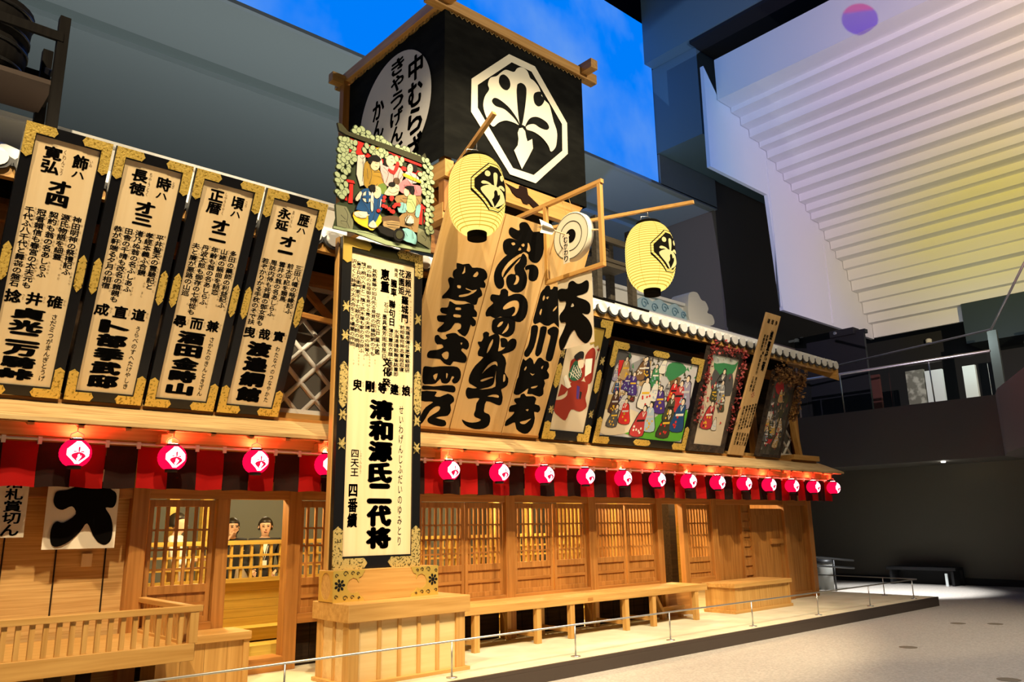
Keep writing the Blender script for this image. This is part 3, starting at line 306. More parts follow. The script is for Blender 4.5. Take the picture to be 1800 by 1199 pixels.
PAINT1=[('red',0,[(0.419,0.865),(0.685,0.873),(0.73,0.771),(0.723,0.643),(0.784,0.521),(0.664,0.436),(0.482,0.452),(0.412,0.289),(0.254,0.339),(0.151,0.403),(0.097,0.542),(0.243,0.576),(0.337,0.648),(0.33,0.772)]),('red',1,[(0.289,1.161),(0.438,1.201),(0.589,1.094),(0.585,0.904),(0.425,0.844),(0.315,0.874),(0.276,1.056)]),('red',0,[(0.54,1.256),(0.651,1.387),(0.737,1.324),(0.764,1.115),(0.781,0.904),(0.691,0.852),(0.596,0.968),(0.582,1.114)]),('white',1,[(0.555,1.205),(0.697,1.234),(0.73,1.026),(0.617,0.95)]),('green',2,[(0.283,0.984),(0.362,1.16),(0.488,1.082),(0.55,0.942),(0.419,0.865),(0.306,0.904)]),('white',1,[(0.195,0.891),(0.239,0.938),(0.386,0.778),(0.3,0.727)]),('red',1,[(0.179,0.797),(0.339,0.741),(0.289,0.664),(0.162,0.61)]),('skin',3,[(0.418,1.167),(0.518,1.18),(0.545,1.089),(0.481,1.056),(0.434,1.096)]),('black',4,[(0.316,1.216),(0.409,1.297),(0.493,1.296),(0.509,1.21),(0.438,1.201),(0.376,1.162)]),('purple',2,[(0.494,0.81),(0.558,0.796),(0.583,0.608),(0.534,0.625)]),('black',2,[(0.576,0.734),(0.625,0.718),(0.627,0.613),(0.592,0.63)]),('white',3,[(0.294,0.975),(0.303,0.984),(0.499,0.894),(0.489,0.887)]),('white',3,[(0.32,0.906),(0.331,0.898),(0.36,1.087),(0.349,1.094)]),('white',3,[(0.329,1.012),(0.338,1.022),(0.509,0.921),(0.499,0.913)]),('white',3,[(0.369,0.915),(0.38,0.908),(0.395,1.066),(0.384,1.073)]),('white',3,[(0.365,1.05),(0.374,1.059),(0.519,0.947),(0.509,0.939)]),('white',3,[(0.419,0.925),(0.43,0.918),(0.431,1.045),(0.42,1.052)]),('white',3,[(0.401,1.088),(0.41,1.097),(0.529,0.973),(0.519,0.966)]),('white',3,[(0.469,0.935),(0.48,0.928),(0.466,1.025),(0.455,1.032)]),('white',3,[(0.437,1.125),(0.446,1.135),(0.539,1.0),(0.529,0.992)]),('white',3,[(0.52,0.945),(0.531,0.938),(0.502,1.004),(0.491,1.011)]),('red',0,[(0.751,1.379),(0.801,1.397),(0.808,1.355),(0.765,1.354)]),('black',0,[(0.792,1.406),(0.805,1.406),(0.777,1.223),(0.764,1.226)])]
PAINT2=[('lawn',0,[(0.651,0.187),(2.103,0.146),(2.078,0.734),(1.655,0.722),(1.219,0.41)]),('cream',0,[(0.123,0.164),(0.655,0.175),(1.219,0.41),(0.723,0.565),(0.13,0.561)]),('grey',0,[(0.492,1.258),(0.738,1.384),(0.848,1.06),(0.483,1.02)]),('tan',0,[(0.738,1.384),(0.941,1.386),(0.985,0.93),(0.773,0.956)]),('dgrey',0,[(0.079,1.403),(0.447,1.394),(0.409,1.294),(0.215,1.247),(0.153,1.122),(0.127,0.887)]),('lgrey',0,[(1.653,1.402),(2.114,1.403),(2.146,0.947),(2.049,0.757),(1.792,1.014)]),('ggreen',1,[(1.387,1.369),(1.644,1.426),(1.863,1.327),(1.653,1.176),(1.479,1.106),(1.354,1.241)]),('brownp',0,[(1.492,1.182),(1.77,1.189),(1.74,0.932),(1.493,0.957)]),('red',1,[(0.204,1.28),(0.311,1.294),(0.376,0.819),(0.282,0.833)]),('sand',0,[(0.105,0.745),(0.645,0.798),(0.584,0.553),(0.112,0.513)]),('cream',0,[(1.011,1.347),(1.275,1.355),(1.267,1.157),(1.079,1.037)]),('lgrey',0,[(0.967,1.365),(1.387,1.369),(1.383,1.269),(1.007,1.249)])]
FIGS2=[(0.407,1.035,0.26,'tan'),(0.734,1.072,0.265,'brownp'),(0.876,1.088,0.267,'navy'),(1.242,1.228,0.198,'white'),(1.132,0.994,0.271,'ggreen'),(0.637,0.822,0.263,'purple'),(0.477,0.877,0.214,'purple'),(0.289,0.81,0.141,'blue'),(0.319,0.507,0.26,'dbrown'),(0.335,0.296,0.26,'dgrey'),(0.61,0.364,0.288,'red'),(0.473,0.568,0.214,'lgrey'),(0.991,0.637,0.367,'white'),(0.956,0.195,0.367,'redf'),(1.384,0.598,0.324,'purple'),(1.223,0.287,0.347,'pblue'),(1.48,0.881,0.176,'grey'),(1.648,0.797,0.278,'red'),(1.817,0.66,0.383,'redf'),(1.958,0.723,0.411,'lav'),(1.655,0.494,0.329,'olive'),(1.596,0.212,0.354,'dolive'),(1.913,0.335,0.411,'blue'),(1.169,0.776,0.247,'white')]
PAINT3=[('ggreen',0,[(0.27,1.62),(0.879,1.698),(0.816,1.411),(0.54,1.324),(0.27,1.429)]),('mist',0,[(0.193,1.705),(0.867,1.73),(0.826,1.58),(0.498,1.567),(0.232,1.533)]),('dgrey',1,[(0.27,1.429),(0.54,1.324),(0.816,1.411),(0.887,1.027),(0.305,1.079)]),('black',2,[(0.186,1.284),(0.396,1.335),(0.533,1.213),(0.476,0.987),(0.292,0.86),(0.189,0.959)]),('grey',3,[(0.527,1.102),(0.679,1.006),(0.69,0.785),(0.511,0.825),(0.476,0.987)]),('olive',2,[(0.683,1.062),(0.804,0.991),(0.673,0.7),(0.394,0.704),(0.489,0.823)]),('pale',2,[(0.592,0.666),(0.664,0.727),(0.785,0.458),(0.648,0.448)]),('redf',3,[(0.202,0.607),(0.457,0.655),(0.612,0.418),(0.557,0.248),(0.315,0.287),(0.214,0.444)]),('black',3,[(0.169,0.699),(0.274,0.721),(0.258,0.638)]),('pale',4,[(0.563,1.133),(0.618,1.111),(0.634,1.002),(0.602,0.999)])]
PAINT5=[('redf',2,[(0.14,1.402),(0.342,1.454),(0.438,1.283),(0.272,1.206),(0.159,1.285)]),('olive',1,[(0.543,1.233),(0.665,1.214),(0.641,1.059),(0.519,1.079)]),('pale',1,[(0.051,0.857),(0.237,0.872),(0.198,0.689),(0.062,0.619)]),('grey',1,[(0.251,0.693),(0.456,0.739),(0.373,0.521),(0.224,0.481)]),('redf',2,[(0.513,0.592),(0.617,0.614),(0.607,0.354),(0.485,0.377)]),('olive',2,[(0.452,0.891),(0.577,0.932),(0.549,0.716),(0.456,0.739)]),('pale',1,[(0.098,0.383),(0.311,0.396),(0.261,0.242),(0.154,0.236)]),('redf',2,[(0.193,0.419),(0.419,0.403),(0.368,0.248),(0.196,0.269)]),('tan',2,[(0.528,0.41),(0.617,0.4),(0.642,0.264),(0.553,0.274)]),('pale',2,[(0.101,1.01),(0.196,1.049),(0.192,0.988),(0.112,0.981)])]
RLINES=[('b',[(-0.079,0.839),(-0.016,0.787),(-0.044,0.664)]),('b',[(-0.018,0.858),(0.046,0.805),(0.107,0.896)]),('b',[(0.046,0.805),(0.064,0.696)]),('b',[(0.139,0.877),(0.11,0.781),(0.127,0.728)]),('b',[(0.188,0.848),(0.142,0.762)]),('b',[(0.268,0.872),(0.318,0.813),(0.303,0.765)]),('b',[(0.366,0.886),(0.351,0.794)]),('b',[(0.237,0.79),(0.304,0.692),(0.273,0.625)]),('b',[(0.335,0.745),(0.37,0.653)]),('b',[(0.191,0.704),(0.271,0.712)]),('b',[(-0.261,0.812),(-0.228,0.709),(-0.254,0.59)]),('b',[(-0.199,0.746),(-0.108,0.759),(-0.075,0.67)]),('b',[(-0.15,0.62),(-0.194,0.565)]),('b',[(-0.289,0.761),(-0.271,0.641)]),('b',[(-0.345,0.885),(-0.333,0.72),(-0.343,0.592)]),('b',[(-0.375,0.875),(-0.352,0.854),(-0.309,0.896)]),('b',[(-0.219,0.405),(-0.171,0.307),(-0.198,0.19)]),('b',[(-0.13,0.457),(-0.142,0.342),(-0.096,0.299)]),('b',[(-0.336,0.373),(-0.275,0.307),(-0.244,0.26)]),('b',[(-0.07,0.473),(-0.098,0.382)]),('b',[(-0.325,0.486),(-0.336,0.386)]),('b',[(0.147,0.519),(0.195,0.489),(0.181,0.399)]),('b',[(0.212,0.436),(0.246,0.331),(0.216,0.238)]),('b',[(0.306,0.548),(0.356,0.475),(0.341,0.384)]),('b',[(0.371,0.594),(0.421,0.521)]),('b',[(0.279,0.282),(0.312,0.205)]),('b',[(0.436,0.612),(0.42,0.55)]),('b',[(0.178,0.542),(0.306,0.562)]),('b',[(0.214,0.323),(0.215,0.266)]),('b',[(-0.011,0.575),(0.052,0.564),(0.121,0.612)]),('b',[(0.011,0.623),(0.035,0.616)]),('b',[(0.081,0.643),(0.113,0.638)]),('b',[(-0.032,0.204),(0.137,0.233)]),('b',[(-0.016,0.18),(0.138,0.205)]),('b',[(-0.0,0.149),(0.123,0.166)]),('b',[(-0.547,0.235),(-0.502,0.166),(-0.513,0.083)]),('b',[(-0.585,0.144),(-0.528,0.106)]),('b',[(-0.476,0.226),(-0.458,0.137)]),('b',[(-0.583,0.078),(-0.513,0.083),(-0.482,0.024)]),('b',[(0.474,0.245),(0.508,0.167),(0.492,0.106)]),('b',[(0.54,0.232),(0.558,0.121)]),('b',[(0.442,0.166),(0.492,0.134)]),('b',[(-0.382,0.008),(-0.207,0.017),(0.003,0.005)]),('b',[(0.095,-0.001),(0.315,0.008),(0.543,0.017)]),('b',[(0.217,0.154),(0.25,0.105)]),('b',[(0.312,0.177),(0.33,0.096)]),('b',[(-0.187,0.856),(-0.157,0.861)]),('b',[(0.011,0.975),(0.042,0.978)]),('b',[(0.019,0.935),(0.035,0.937)]),('b',[(-0.178,0.816),(-0.158,0.819)]),('b',[(0.267,0.945),(0.286,0.945)]),('b',[(-0.166,0.552),(-0.148,0.55)]),('b',[(0.233,0.658),(0.249,0.657)]),('w',[(-0.389,0.222),(-0.33,0.197),(-0.243,0.233)]),('w',[(-0.197,0.176),(-0.181,0.139)]),('w',[(-0.1,0.451),(-0.112,0.35)]),('w',[(-0.353,0.45),(-0.365,0.378)])]
# ---------------------------------------------------------------- the hall
FLOORM = mat('speckled_floor', (.42, .375, .32), .55, noise=((38, 38, 38), (.55, .50, .43), .38, .62))
PLATM = mat('cream_earth_floor', (.60, .54, .36), .75, noise=((2.5, 2.5, 2.5), (.72, .66, .47), .35, .65))
SKIRT = mat('dark_brown_skirting', (.060, .042, .032), .5)
WALLD = mat('charcoal_wall', (.095, .088, .066), .75)
WALLB = mat('brown_charcoal_wall', (.15, .125, .105), .75)
PARAP = mat('dark_parapet', (.085, .076, .060), .65)
SOFF = mat('grey_soffit_panel', (.29, .33, .34), .7)
SOFF2 = mat('darker_soffit_band', (.20, .24, .24), .7)
NAVY = mat('blue_grey_panel', (.12, .19, .215), .7)
BLACKM = mat('matt_black', (.006, .006, .007), .8)
STEPW = mat('white_step_panel', (.78, .77, .78), .7)
def struct(o): o['kind'] = 'structure'; return o
struct(box(-25, 45, -25, 32, -.3, 0).build('floor', FLOORM))
pf = MB(); pf.box(-8, 16.6, 6.45, 17, 0, .13); pf.m = 1; pf.box(-8, 16.56, 6.49, 17, .13, .165); pf.m = 0
pf.box(-8, 16.6, 6.45, 6.489, .131, .165); pf.box(16.561, 16.6, 6.489, 17, .131, .165)
struct(pf.build('floor_platform', [SKIRT, PLATM]))
struct(box(22.2, 22.6, -25, 16, 0, 3.0).build('wall_right', WALLD))
struct(box(22.12, 22.198, -25, 16, 0, .16).build('baseboard_right', BLACKM))
struct(box(20.5, 40, 6.1, 16, 3.0, 3.28).build('floor_gallery', PARAP))
struct(box(20.5, 20.7, 6.1, 15.99, 3.28, 4.42).build('wall_parapet', PARAP))
fl = MB(); fl.poly([(20.5, 6.1), (19.6, 5.78), (16.4, 4.15), (16.4, -8), (40, -8), (40, 6.1)], 3.0, 4.42)
fl.v = [(x, z, y) for x, y, z in fl.v]; struct(fl.build('wall_bridge', mat('brown_grey_bridge_panel', (.15, .125, .11), .6)))
struct(box(24.95, 45, 16.02, 30, 0, 22).build('wall_far', WALLB))
struct(box(30, 30.4, -6, 16, 3.3, 9).build('wall_gallery', mat('black_gallery_wall', (.012, .013, .015), .7)))
struct(box(-25, 45, 30.01, 30.4, 0, 25).build('wall_back', WALLD))
struct(box(20.9, 45, -6, 15.90, 18, 24).build('ceiling_upper_block', NAVY))
struct(box(21.4, 45, 14.0, 15.96, 14.62, 17.99).build('wall_upper_block', NAVY))
struct(box(21.45, 24.9, 15.9, 16.02, 13.42, 14.60).build('wall_fascia', SOFF))
struct(box(20.95, 45, -5.9, 13.95, 17.86, 17.98).build('ceiling_void', BLACKM))
so = MB(); so.box(-25, 24.9, 16.03, 18.6, 13.4, 13.7).box(-25, 24.9, 19.28, 30, 13.4, 13.7); so.m = 1; so.box(-25, 24.9, 18.6, 19.28, 13.55, 13.7)
struct(so.build('ceiling_soffit', [SOFF, SOFF2]))
struct(box(-25, 24.9, 15.9, 16.02, 13.36, 13.46).build('trim_1', mat('grey_edge_trim', (.30, .34, .38), .5)))
struct(box(-25, 45, -25, 30, 24.6, 25).build('ceiling', BLACKM))
# big sky screen
SKY = bpy.data.materials.new('blue_sky_picture'); SKY.use_nodes = True; nt = SKY.node_tree; nt.nodes.clear()
tc = nt.nodes.new('ShaderNodeTexCoord'); mp = nt.nodes.new('ShaderNodeMapping'); mp.inputs['Scale'].default_value = (.20, 1, .16); nt.links.new(tc.outputs['Object'], mp.inputs[0])
n = nt.nodes.new('ShaderNodeTexNoise'); n.inputs['Scale'].default_value = 1.3; n.inputs['Detail'].default_value = 5; nt.links.new(mp.outputs[0], n.inputs[0])
r = nt.nodes.new('ShaderNodeValToRGB'); r.color_ramp.elements[0].position = .46; r.color_ramp.elements[1].position = .78
r.color_ramp.elements[0].color = (.0, .205, .95, 1); r.color_ramp.elements[1].color = (.16, .36, .85, 1); nt.links.new(n.outputs[0], r.inputs[0])
e = nt.nodes.new('ShaderNodeEmission'); e.inputs[1].default_value = 1.0; nt.links.new(r.outputs[0], e.inputs[0])
o = nt.nodes.new('ShaderNodeOutputMaterial'); nt.links.new(e.outputs[0], o.inputs[0])
tag(box(-25, 21.35, 15.93, 15.99, 13.46, 19.72).build('projection_screen', SKY), 'huge bright blue sky screen behind the black cloth tower', 'screen')
# stepped ceiling (underside of a raked hall)
ST = [(19.25, 15.57), (19.28, 14.2), (20.0, 14.04), (20.5, 13.78), (20.96, 13.52), (21.51, 13.35), (21.93, 13.1), (22.46, 12.84), (22.86, 12.6), (23.32, 12.36), (23.77, 12.1), (24.18, 11.86), (24.47, 11.63), (24.98, 11.41), (25.31, 11.1), (25.65, 10.83), (26.0, 10.57), (26.46, 10.28), (26.73, 9.91), (26.93, 9.56), (27.39, 9.24), (27.62, 8.84), (27.92, 8.54), (28.24, 8.04)]
stp = MB(); prof = []
for i in range(1, len(ST)):
    x, z = ST[i]; prof += [(x, ST[i-1][1]), (x, z)]
sec = prof + [(28.34, 8.04), (28.34, 15.57)]
n0 = len(sec)
stp.add([(x, 12.0, z) for x, z in sec] + [(x, -4.0, z) for x, z in sec], [(i, (i+1) % n0, (i+1) % n0+n0, i+n0) for i in range(n0)] + [tuple(range(n0))])
struct(stp.build('ceiling_stepped', STEPW))
sd = MB(); sd.poly([(18.69, 15.14), (18.65, 11.82), (21.75, 11.79), (22.04, 8.02), (28.3, 8.0), (28.3, 14.0), (19.3, 14.4)], 12.02, 12.14)
struct(sd.build('wall_stepped_side', STEPW))
struct(MB().box(21.88, 21.93, 11.99, 12.018, 8.1, 13.0).box(25.2, 25.24, 11.99, 12.018, 8.1, 10.9).build('trim_2', STEPW))
struct(box(27.9, 31, -4, 8.9, 7.2, 8.55).build('ceiling_gallery_bulkhead', mat('teal_black_bulkhead', (.018, .035, .040), .6)))
# roof truss above the hall
t = E('ceiling_truss', 'dark steel lattice truss hanging under the black ceiling above the blue screen', 'truss', (19.5, 12, 19.2))
m = MB()
for dy in (0, .9):
    for dz in (0, .9): m.tube([(-3, dy, dz), (6, dy, dz)], .05, 6)
m.build('chord', DSTEEL, t)
m = MB()
for i in range(10):
    for dy in (0, .9): m.tube([(-3+i*.9, dy, 0), (-3+(i+1)*.9, dy, .9)], .03, 6)
    for dz in (0, .9): m.tube([(-3+i*.9, 0, dz), (-3+(i+1)*.9, .9, dz)], .03, 6)
m.build('bracing', DSTEEL, t)
# ---------------------------------------------------------------- the theatre building
BR = Vector((7.0, 8.35, .165))
th = E('theatre_building', 'two storey cedar playhouse with white tiled roof on the cream platform', 'building', BR)
def bp(mb, name, m, bevel=0.0, parent=None):
    o = mb.build(name, m, parent or th, bevel)
    if parent is None: o.location = -BR
    return o
# posts of the front
for x0, x1, zt in ((-2.4, -2.24, 2.4), (.80, .96, 2.4), (2.42, 2.575, 2.4), (4.05, 4.2, 2.4), (5.66, 5.82, 2.4), (7.22, 7.38, 2.4), (8.86, 9.02, 2.4), (10.48, 10.62, 2.4), (12.0, 12.16, 2.4), (14.42, 14.56, 2.4), (15.34, 15.5, 2.4)):
    bp(box(x0, x1, 8.27, 8.43, .165, zt), 'post', W_cz, .006)
for x0, x1 in ((3.27, 3.40), (11.2, 11.31)): bp(box(x0, x1, 8.30, 8.40, .165, 1.93), 'door_jamb', W_cz, .004)
bp(box(-3, 15.5, 8.29, 8.41, 1.93, 2.12), 'lintel', W_cx, .004)
bp(box(-3, 15.5, 8.25, 8.45, 2.34, 2.52), 'wall_plate', W_cx, .004)
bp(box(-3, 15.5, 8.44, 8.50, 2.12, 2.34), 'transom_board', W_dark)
for x0, x1 in ((2.58, 3.27), (4.2, 5.66), (5.82, 7.22), (7.38, 8.86), (9.02, 10.48), (11.31, 12.0)): bp(box(x0, x1, 8.28, 8.42, .62, .72), 'sill', W_cx, .004)
bp(box(3.40, 4.05, 8.26, 8.5, .165, .31), 'threshold', W_cx, .004); bp(box(10.62, 11.2, 8.26, 8.5, .165, .55), 'threshold', W_cx, .004)
for x0, x1 in ((4.2, 5.66), (5.82, 7.22), (7.38, 8.86), (9.02, 10.48), (2.58, 3.27)):
    k = int((x1-x0)/.24); m = MB()
    for i in range(k): m.box(x0+i*(x1-x0)/k+.004, x0+(i+1)*(x1-x0)/k-.004, 8.44, 8.47, .165, .64)
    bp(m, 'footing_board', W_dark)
# closed wall at the right end: upright boards, a ladder-like grille, a small door
m = MB()
for i in range(8): m.box(12.16+i*.107, 12.16+(i+1)*.107-.003, 8.38, 8.41, .165, 1.93)
bp(m, 'wall_board', W_cz); m = MB()
for i in range(9): m.box(14.56+i*.0867, 14.56+(i+1)*.0867-.003, 8.37, 8.40, .165, 1.93)
bp(m, 'wall_board', W_cz)
m = MB().box(13.02, 13.06, 8.34, 8.40, .165, 1.93).box(13.30, 13.34, 8.34, 8.40, .165, 1.93)
for i in range(8): m.box(13.06, 13.30, 8.35, 8.40, .5+i*.17, .60+i*.17)
m.box(13.06, 13.30, 8.372, 8.40, .165, 1.93)
bp(m, 'slatted_grille', W_cz)
dr = bp(box(13.34, 14.42, 8.345, 8.385, .165, 1.86), 'small_door', W_cz, .004)
m = MB().box(13.34, 13.46, 8.33, 8.345, .165, 1.86).box(14.30, 14.42, 8.33, 8.345, .165, 1.86).box(13.46, 14.30, 8.33, 8.345, 1.74, 1.86)
m.build('door_frame', W_cz, dr)
box(13.95, 14.36, 8.30, 8.345, 1.20, 1.30).build('door_latch', W_cx, dr, .004)
bp(box(12.16, 15.5, 8.33, 8.42, .165, .28), 'ground_sill', W_cx, .004)
bp(box(15.42, 15.5, 8.45, 16, .165, 4.6), 'end_wall', W_cz)
# left: blind wall of woven boards behind the stage
BLIND = mat('woven_bamboo_blind', (.46, .25, .07), .7, noise=((1.6, 40, 70), (.66, .41, .15), .3, .7))
bp(box(-3, 2.42, 8.38, 8.42, .165, 1.93), 'bamboo_blind', BLIND)
m = MB()
for x in (-1.2, -.6, 0.02, .5, .98, 1.40, 1.82, 2.24): m.box(x, x+.012, 8.372, 8.38, .6, 1.93)
bp(m, 'blind_cord', W_dark)
bp(box(2.04, 2.13, 8.35, 8.38, 1.30, 1.42), 'tally_plate', W_sign, .003)
# lower eave roof
def tilted(mb, x0, x1, p, q, t):                     # slab between (y,z) p (eave) and q, thickness t downwards
    (y0, z0), (y1, z1) = p, q
    return mb.add([(x0,y0,z0),(x1,y0,z0),(x1,y1,z1),(x0,y1,z1),(x0,y0,z0-t),(x1,y0,z0-t),(x1,y1,z1-t),(x0,y1,z1-t)],
                  [(3,2,1,0),(4,5,6,7),(0,1,5,4),(1,2,6,5),(2,3,7,6),(3,0,4,7)])
bp(tilted(MB(), -3, 15.62, (7.56, 2.565), (8.14, 2.80), .035), 'shingle_roof', W_roof)
bp(box(-3, 15.5, 8.06, 8.5, 2.70, 2.80), 'roof_shelf', W_cx)
bp(box(-3, 15.58, 7.60, 7.63, 2.52, 2.548), 'eave_board', W_hx)
bp(box(-3, 15.55, 7.80, 7.89, 2.435, 2.54), 'eave_purlin', W_hx)
for i in range(8, 48): bp(tilted(MB(), -2.9+i*.385, -2.85+i*.385, (7.60, 2.545), (8.25, 2.75), .05), 'rafter', W_hy)
for x in (.88, 2.5, 4.12, 5.74, 7.30, 8.94, 10.55, 12.08, 13.7, 15.2): bp(box(x-.05, x+.05, 7.70, 8.27, 2.41, 2.50), 'eave_bracket', W_hy, .004)
# upper wall
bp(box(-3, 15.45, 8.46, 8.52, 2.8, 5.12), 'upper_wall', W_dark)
for x in (-2.3, 1.0, 3.62, 7.3, 8.9, 10.5, 12.1, 13.7, 15.3): bp(box(x, x+.14, 8.34, 8.46, 2.8, 4.7), 'upper_post', W_cz)
bp(box(-3, 15.45, 8.28, 8.42, 4.46, 4.62), 'upper_beam', W_cx, .004)
bp(box(-3, 15.45, 8.32, 8.42, 2.80, 2.90), 'upper_sill', W_hx, .004)
GREYT = mat('grey_wall_tile', (.085, .078, .065), .6)
def lattice(x0, x1, z0, z1, name='lattice_plaster'):
    b = bp(box(x0, x1, 8.42, 8.455, z0, z1), 'tile_wall', GREYT)
    m = MB(); st = .38; w = .062
    k = int((x1-x0+z1-z0)/st)+2
    for i in range(-1, k):
        for sg in (1, -1):
            # line: x = a + sg*(z-z0)
            a = x0 + i*st if sg < 0 else x0 + i*st - (z1-z0)
            a = math.floor(a/st)*st
            lo, hi = z0, z1
            if sg > 0: lo = max(z0, z0+(x0-a)); hi = min(z1, z0+(x1-a))
            else: lo = max(z0, z0+(a-x1)); hi = min(z1, z0+(a-x0))
            if hi-lo > .08: m.tube([(a+sg*(lo-z0), 8.42, lo), (a+sg*(hi-z0), 8.42, hi)], w/2, 6)
    m.box(x0, x1, 8.39, 8.43, z0, z0+.06).box(x0, x1, 8.39, 8.43, z1-.05, z1)
    m.build(name, WHITE, b)
lattice(3.45, 7.2, 2.90, 4.46)
lattice(14.40, 15.18, 2.90, 3.95)
bp(MB().bar((15.2, 8.25, 2.86), (14.98, 8.25, 4.0), .1, .1, (0, 1, 0)), 'corner_strut', W_hz)
bp(MB().bar((4.62, 8.24, 3.9), (4.0, 8.24, 4.45), .08, .06, (0, 1, 0)), 'sign_brace', W_cx); bp(MB().bar((3.8, 8.20, 4.05), (4.8, 8.20, 3.98), .05, .06), 'sign_brace', W_cx)
bp(box(14.5, 15.5, 7.98, 8.3, 2.80, 2.90), 'corner_sole_plate', W_hx, .004)
# upper tiled roof
EY, EZ, RY, RZ, RX0, RX1 = 7.62, 4.80, 10.2, 6.0, -4.0, 15.95
sl = (RZ-EZ)/(RY-EY)
m = MB(); m.add([(RX0,EY,EZ),(RX1,EY,EZ),(14.6,RY,RZ),(RX0,RY,RZ),(RX0,EY,EZ-.06),(RX1,EY,EZ-.06),(14.6,RY,RZ-.06),(RX0,RY,RZ-.06)],
    [(0,1,2,3),(7,6,5,4),(0,4,5,1),(1,5,6,2),(2,6,7,3),(3,7,4,0)])
rf = bp(m, 'upper_roof', TILEG)
m = MB(); m2 = MB(); x = -.4; i = 0
while x < RX1-.05:
    yt = RY if x < 14.5 else EY+(RX1-x)/(RX1-14.5)*(RY-EY)
    n = 7; vs = []
    for y in (EY-.03, yt):
        z = EZ+(y-EY)*sl
        for j in range(n): a = PI*j/(n-1); vs.append((x+.092*math.cos(a), y-.02*math.sin(a), z+.085*math.sin(a)-.012))
    if not (5.5 < x < 8.5): m.add(vs, [(j, j+1, n+j+1, n+j) for j in range(n-1)] + [tuple(range(n))], True)
    else:
        vs = [(vx, min(vy, 7.9) if vy > 8 else vy, EZ+(min(vy, 7.9)-EY)*sl+(vz-(EZ+(vy-EY)*sl)) if vy > 8 else vz) for vx, vy, vz in vs]
        m.add(vs, [(j, j+1, n+j+1, n+j) for j in range(n-1)] + [tuple(range(n))], True)
    # round white end of the joint, dark scalloped pan edge under it
    m.poly([(x+px_, EZ-.012+pz_) for px_, pz_ in ell(0, 0, .092, .085, 16)], EY-.045, EY-.03)
    e_ = MB(); e_.poly([(x+px_, EZ-.035+pz_) for px_, pz_ in ell(0, 0, .118, .085, 16)], EY-.028, EY); e_.build('eave_tile', TILEG, rf)
    x += .25
m.build('tile_joint', TILEW, rf)
bp(box(RX0, 15.9, EY+.02, EY+.10, EZ-.16, EZ-.062), 'eave_fascia', W_hx)
for i in range(12, 52): bp(tilted(MB(), RX0+.2+i*.38, RX0+.25+i*.38, (EY+.03, EZ-.07), (8.5, EZ-.07+.88*sl), .055), 'upper_rafter', W_hy)
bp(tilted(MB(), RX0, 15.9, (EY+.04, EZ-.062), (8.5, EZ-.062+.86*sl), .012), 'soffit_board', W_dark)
bp(tilted(MB(), 15.84, 15.93, (EY-.03, EZ-.03), (10.0, EZ-.03+2.35*sl), .30), 'barge_board', W_hy)
# white ridge with blue waves and its end ornament
rg = bp(box(RX0, 5.6, 10.05, 10.35, 5.85, 6.30).box(8.4, 14.2, 10.05, 10.35, 5.85, 6.30), 'roof_ridge', WHITE)
MB().box(RX0, 5.6, 10.0, 10.4, 6.30, 6.365).box(8.4, 14.2, 10.0, 10.4, 6.30, 6.365).build('ridge_cap', TILEW, rg)
m = MB()
for x0 in (12.35,):
    m.poly(smooth([(x0, 5.95), (x0+.1, 6.15), (x0+.35, 6.27), (x0+.55, 6.19), (x0+.8, 6.28), (x0+1.1, 6.20), (x0+1.35, 6.28), (x0+1.6, 6.18), (x0+1.78, 6.12), (x0+1.8, 5.95)]), 9.98, 10.05)
wv = m.build('wave_relief', WAVEB, rg)
for cx, cz, r in ((12.62, 6.1, .12), (12.95, 6.06, .11), (13.3, 6.11, .12), (13.65, 6.08, .12), (13.95, 6.06, .09)):
    sp = [(cx+r*(1-t/18)*math.cos(t*.6), 9.97, cz+r*(1-t/18)*math.sin(t*.6)) for t in range(15)]
    MB().tube(sp, .012, 5).build('wave_line', WAVED, wv)
m = MB(); m.poly(smooth([(14.1, 5.95), (14.1, 6.45), (14.2, 6.62), (14.45, 6.66), (14.6, 6.52), (14.75, 6.50), (14.85, 6.36), (14.8, 6.25), (14.98, 6.22), (15.05, 6.08), (14.95, 5.98), (14.6, 5.92)]), 9.92, 10.4)
m.build('ridge_end_ornament', WHITE, rg)
# ---------------------------------------------------------------- inside the playhouse
bp(box(-3, 15.4, 12.8, 12.9, .165, 4.4), 'inner_back_wall', mat('grey_green_inner_wall', (.12, .125, .10), .8))
bp(box(-3, 15.4, 8.53, 12.8, 2.62, 2.7), 'inner_ceiling', W_hall)
m = MB().box(2.7, 10.4, 9.56, 9.62, 1.44, 1.49).box(2.7, 10.4, 9.562, 9.618, 1.30, 1.325).box(2.7, 10.4, 9.562, 9.618, 1.16, 1.185).box(2.7, 10.4, 9.56, 9.62, 1.0, 1.05)
for i in range(62): m.box(2.7+i*.126, 2.728+i*.126, 9.57, 9.61, 1.02, 1.455)
bp(m, 'inner_rail', W_hall)
m = MB()
for i in range(5): m.box(2.7, 10.4, 9.60, 9.63, .50+i*.10, .597+i*.10)
bp(m, 'inner_parapet', W_hall)
bp(box(2.7, 10.4, 9.30, 9.60, .36, .50).box(2.7, 10.4, 9.0, 9.60, .165, .34), 'inner_step', W_hall)
for x in (3.62, 4.06): bp(box(x, x+.13, 10.82, 10.94, .165, 2.62), 'inner_post', W_hall)
for x in (2.78, 5.0, 6.45, 7.0, 8.62, 8.78, 9.4, 10.9, 11.6): bp(box(x, x+.12, 10.2, 10.32, .165, 2.62), 'inner_post', W_hall)
bp(box(10.75, 11.5, 10.8, 10.86, .165, 2.62), 'inner_screen_wall', W_hall); bp(box(11.6, 13.5, 10.8, 10.86, .165, 2.62), 'inner_screen_wall', W_cz)
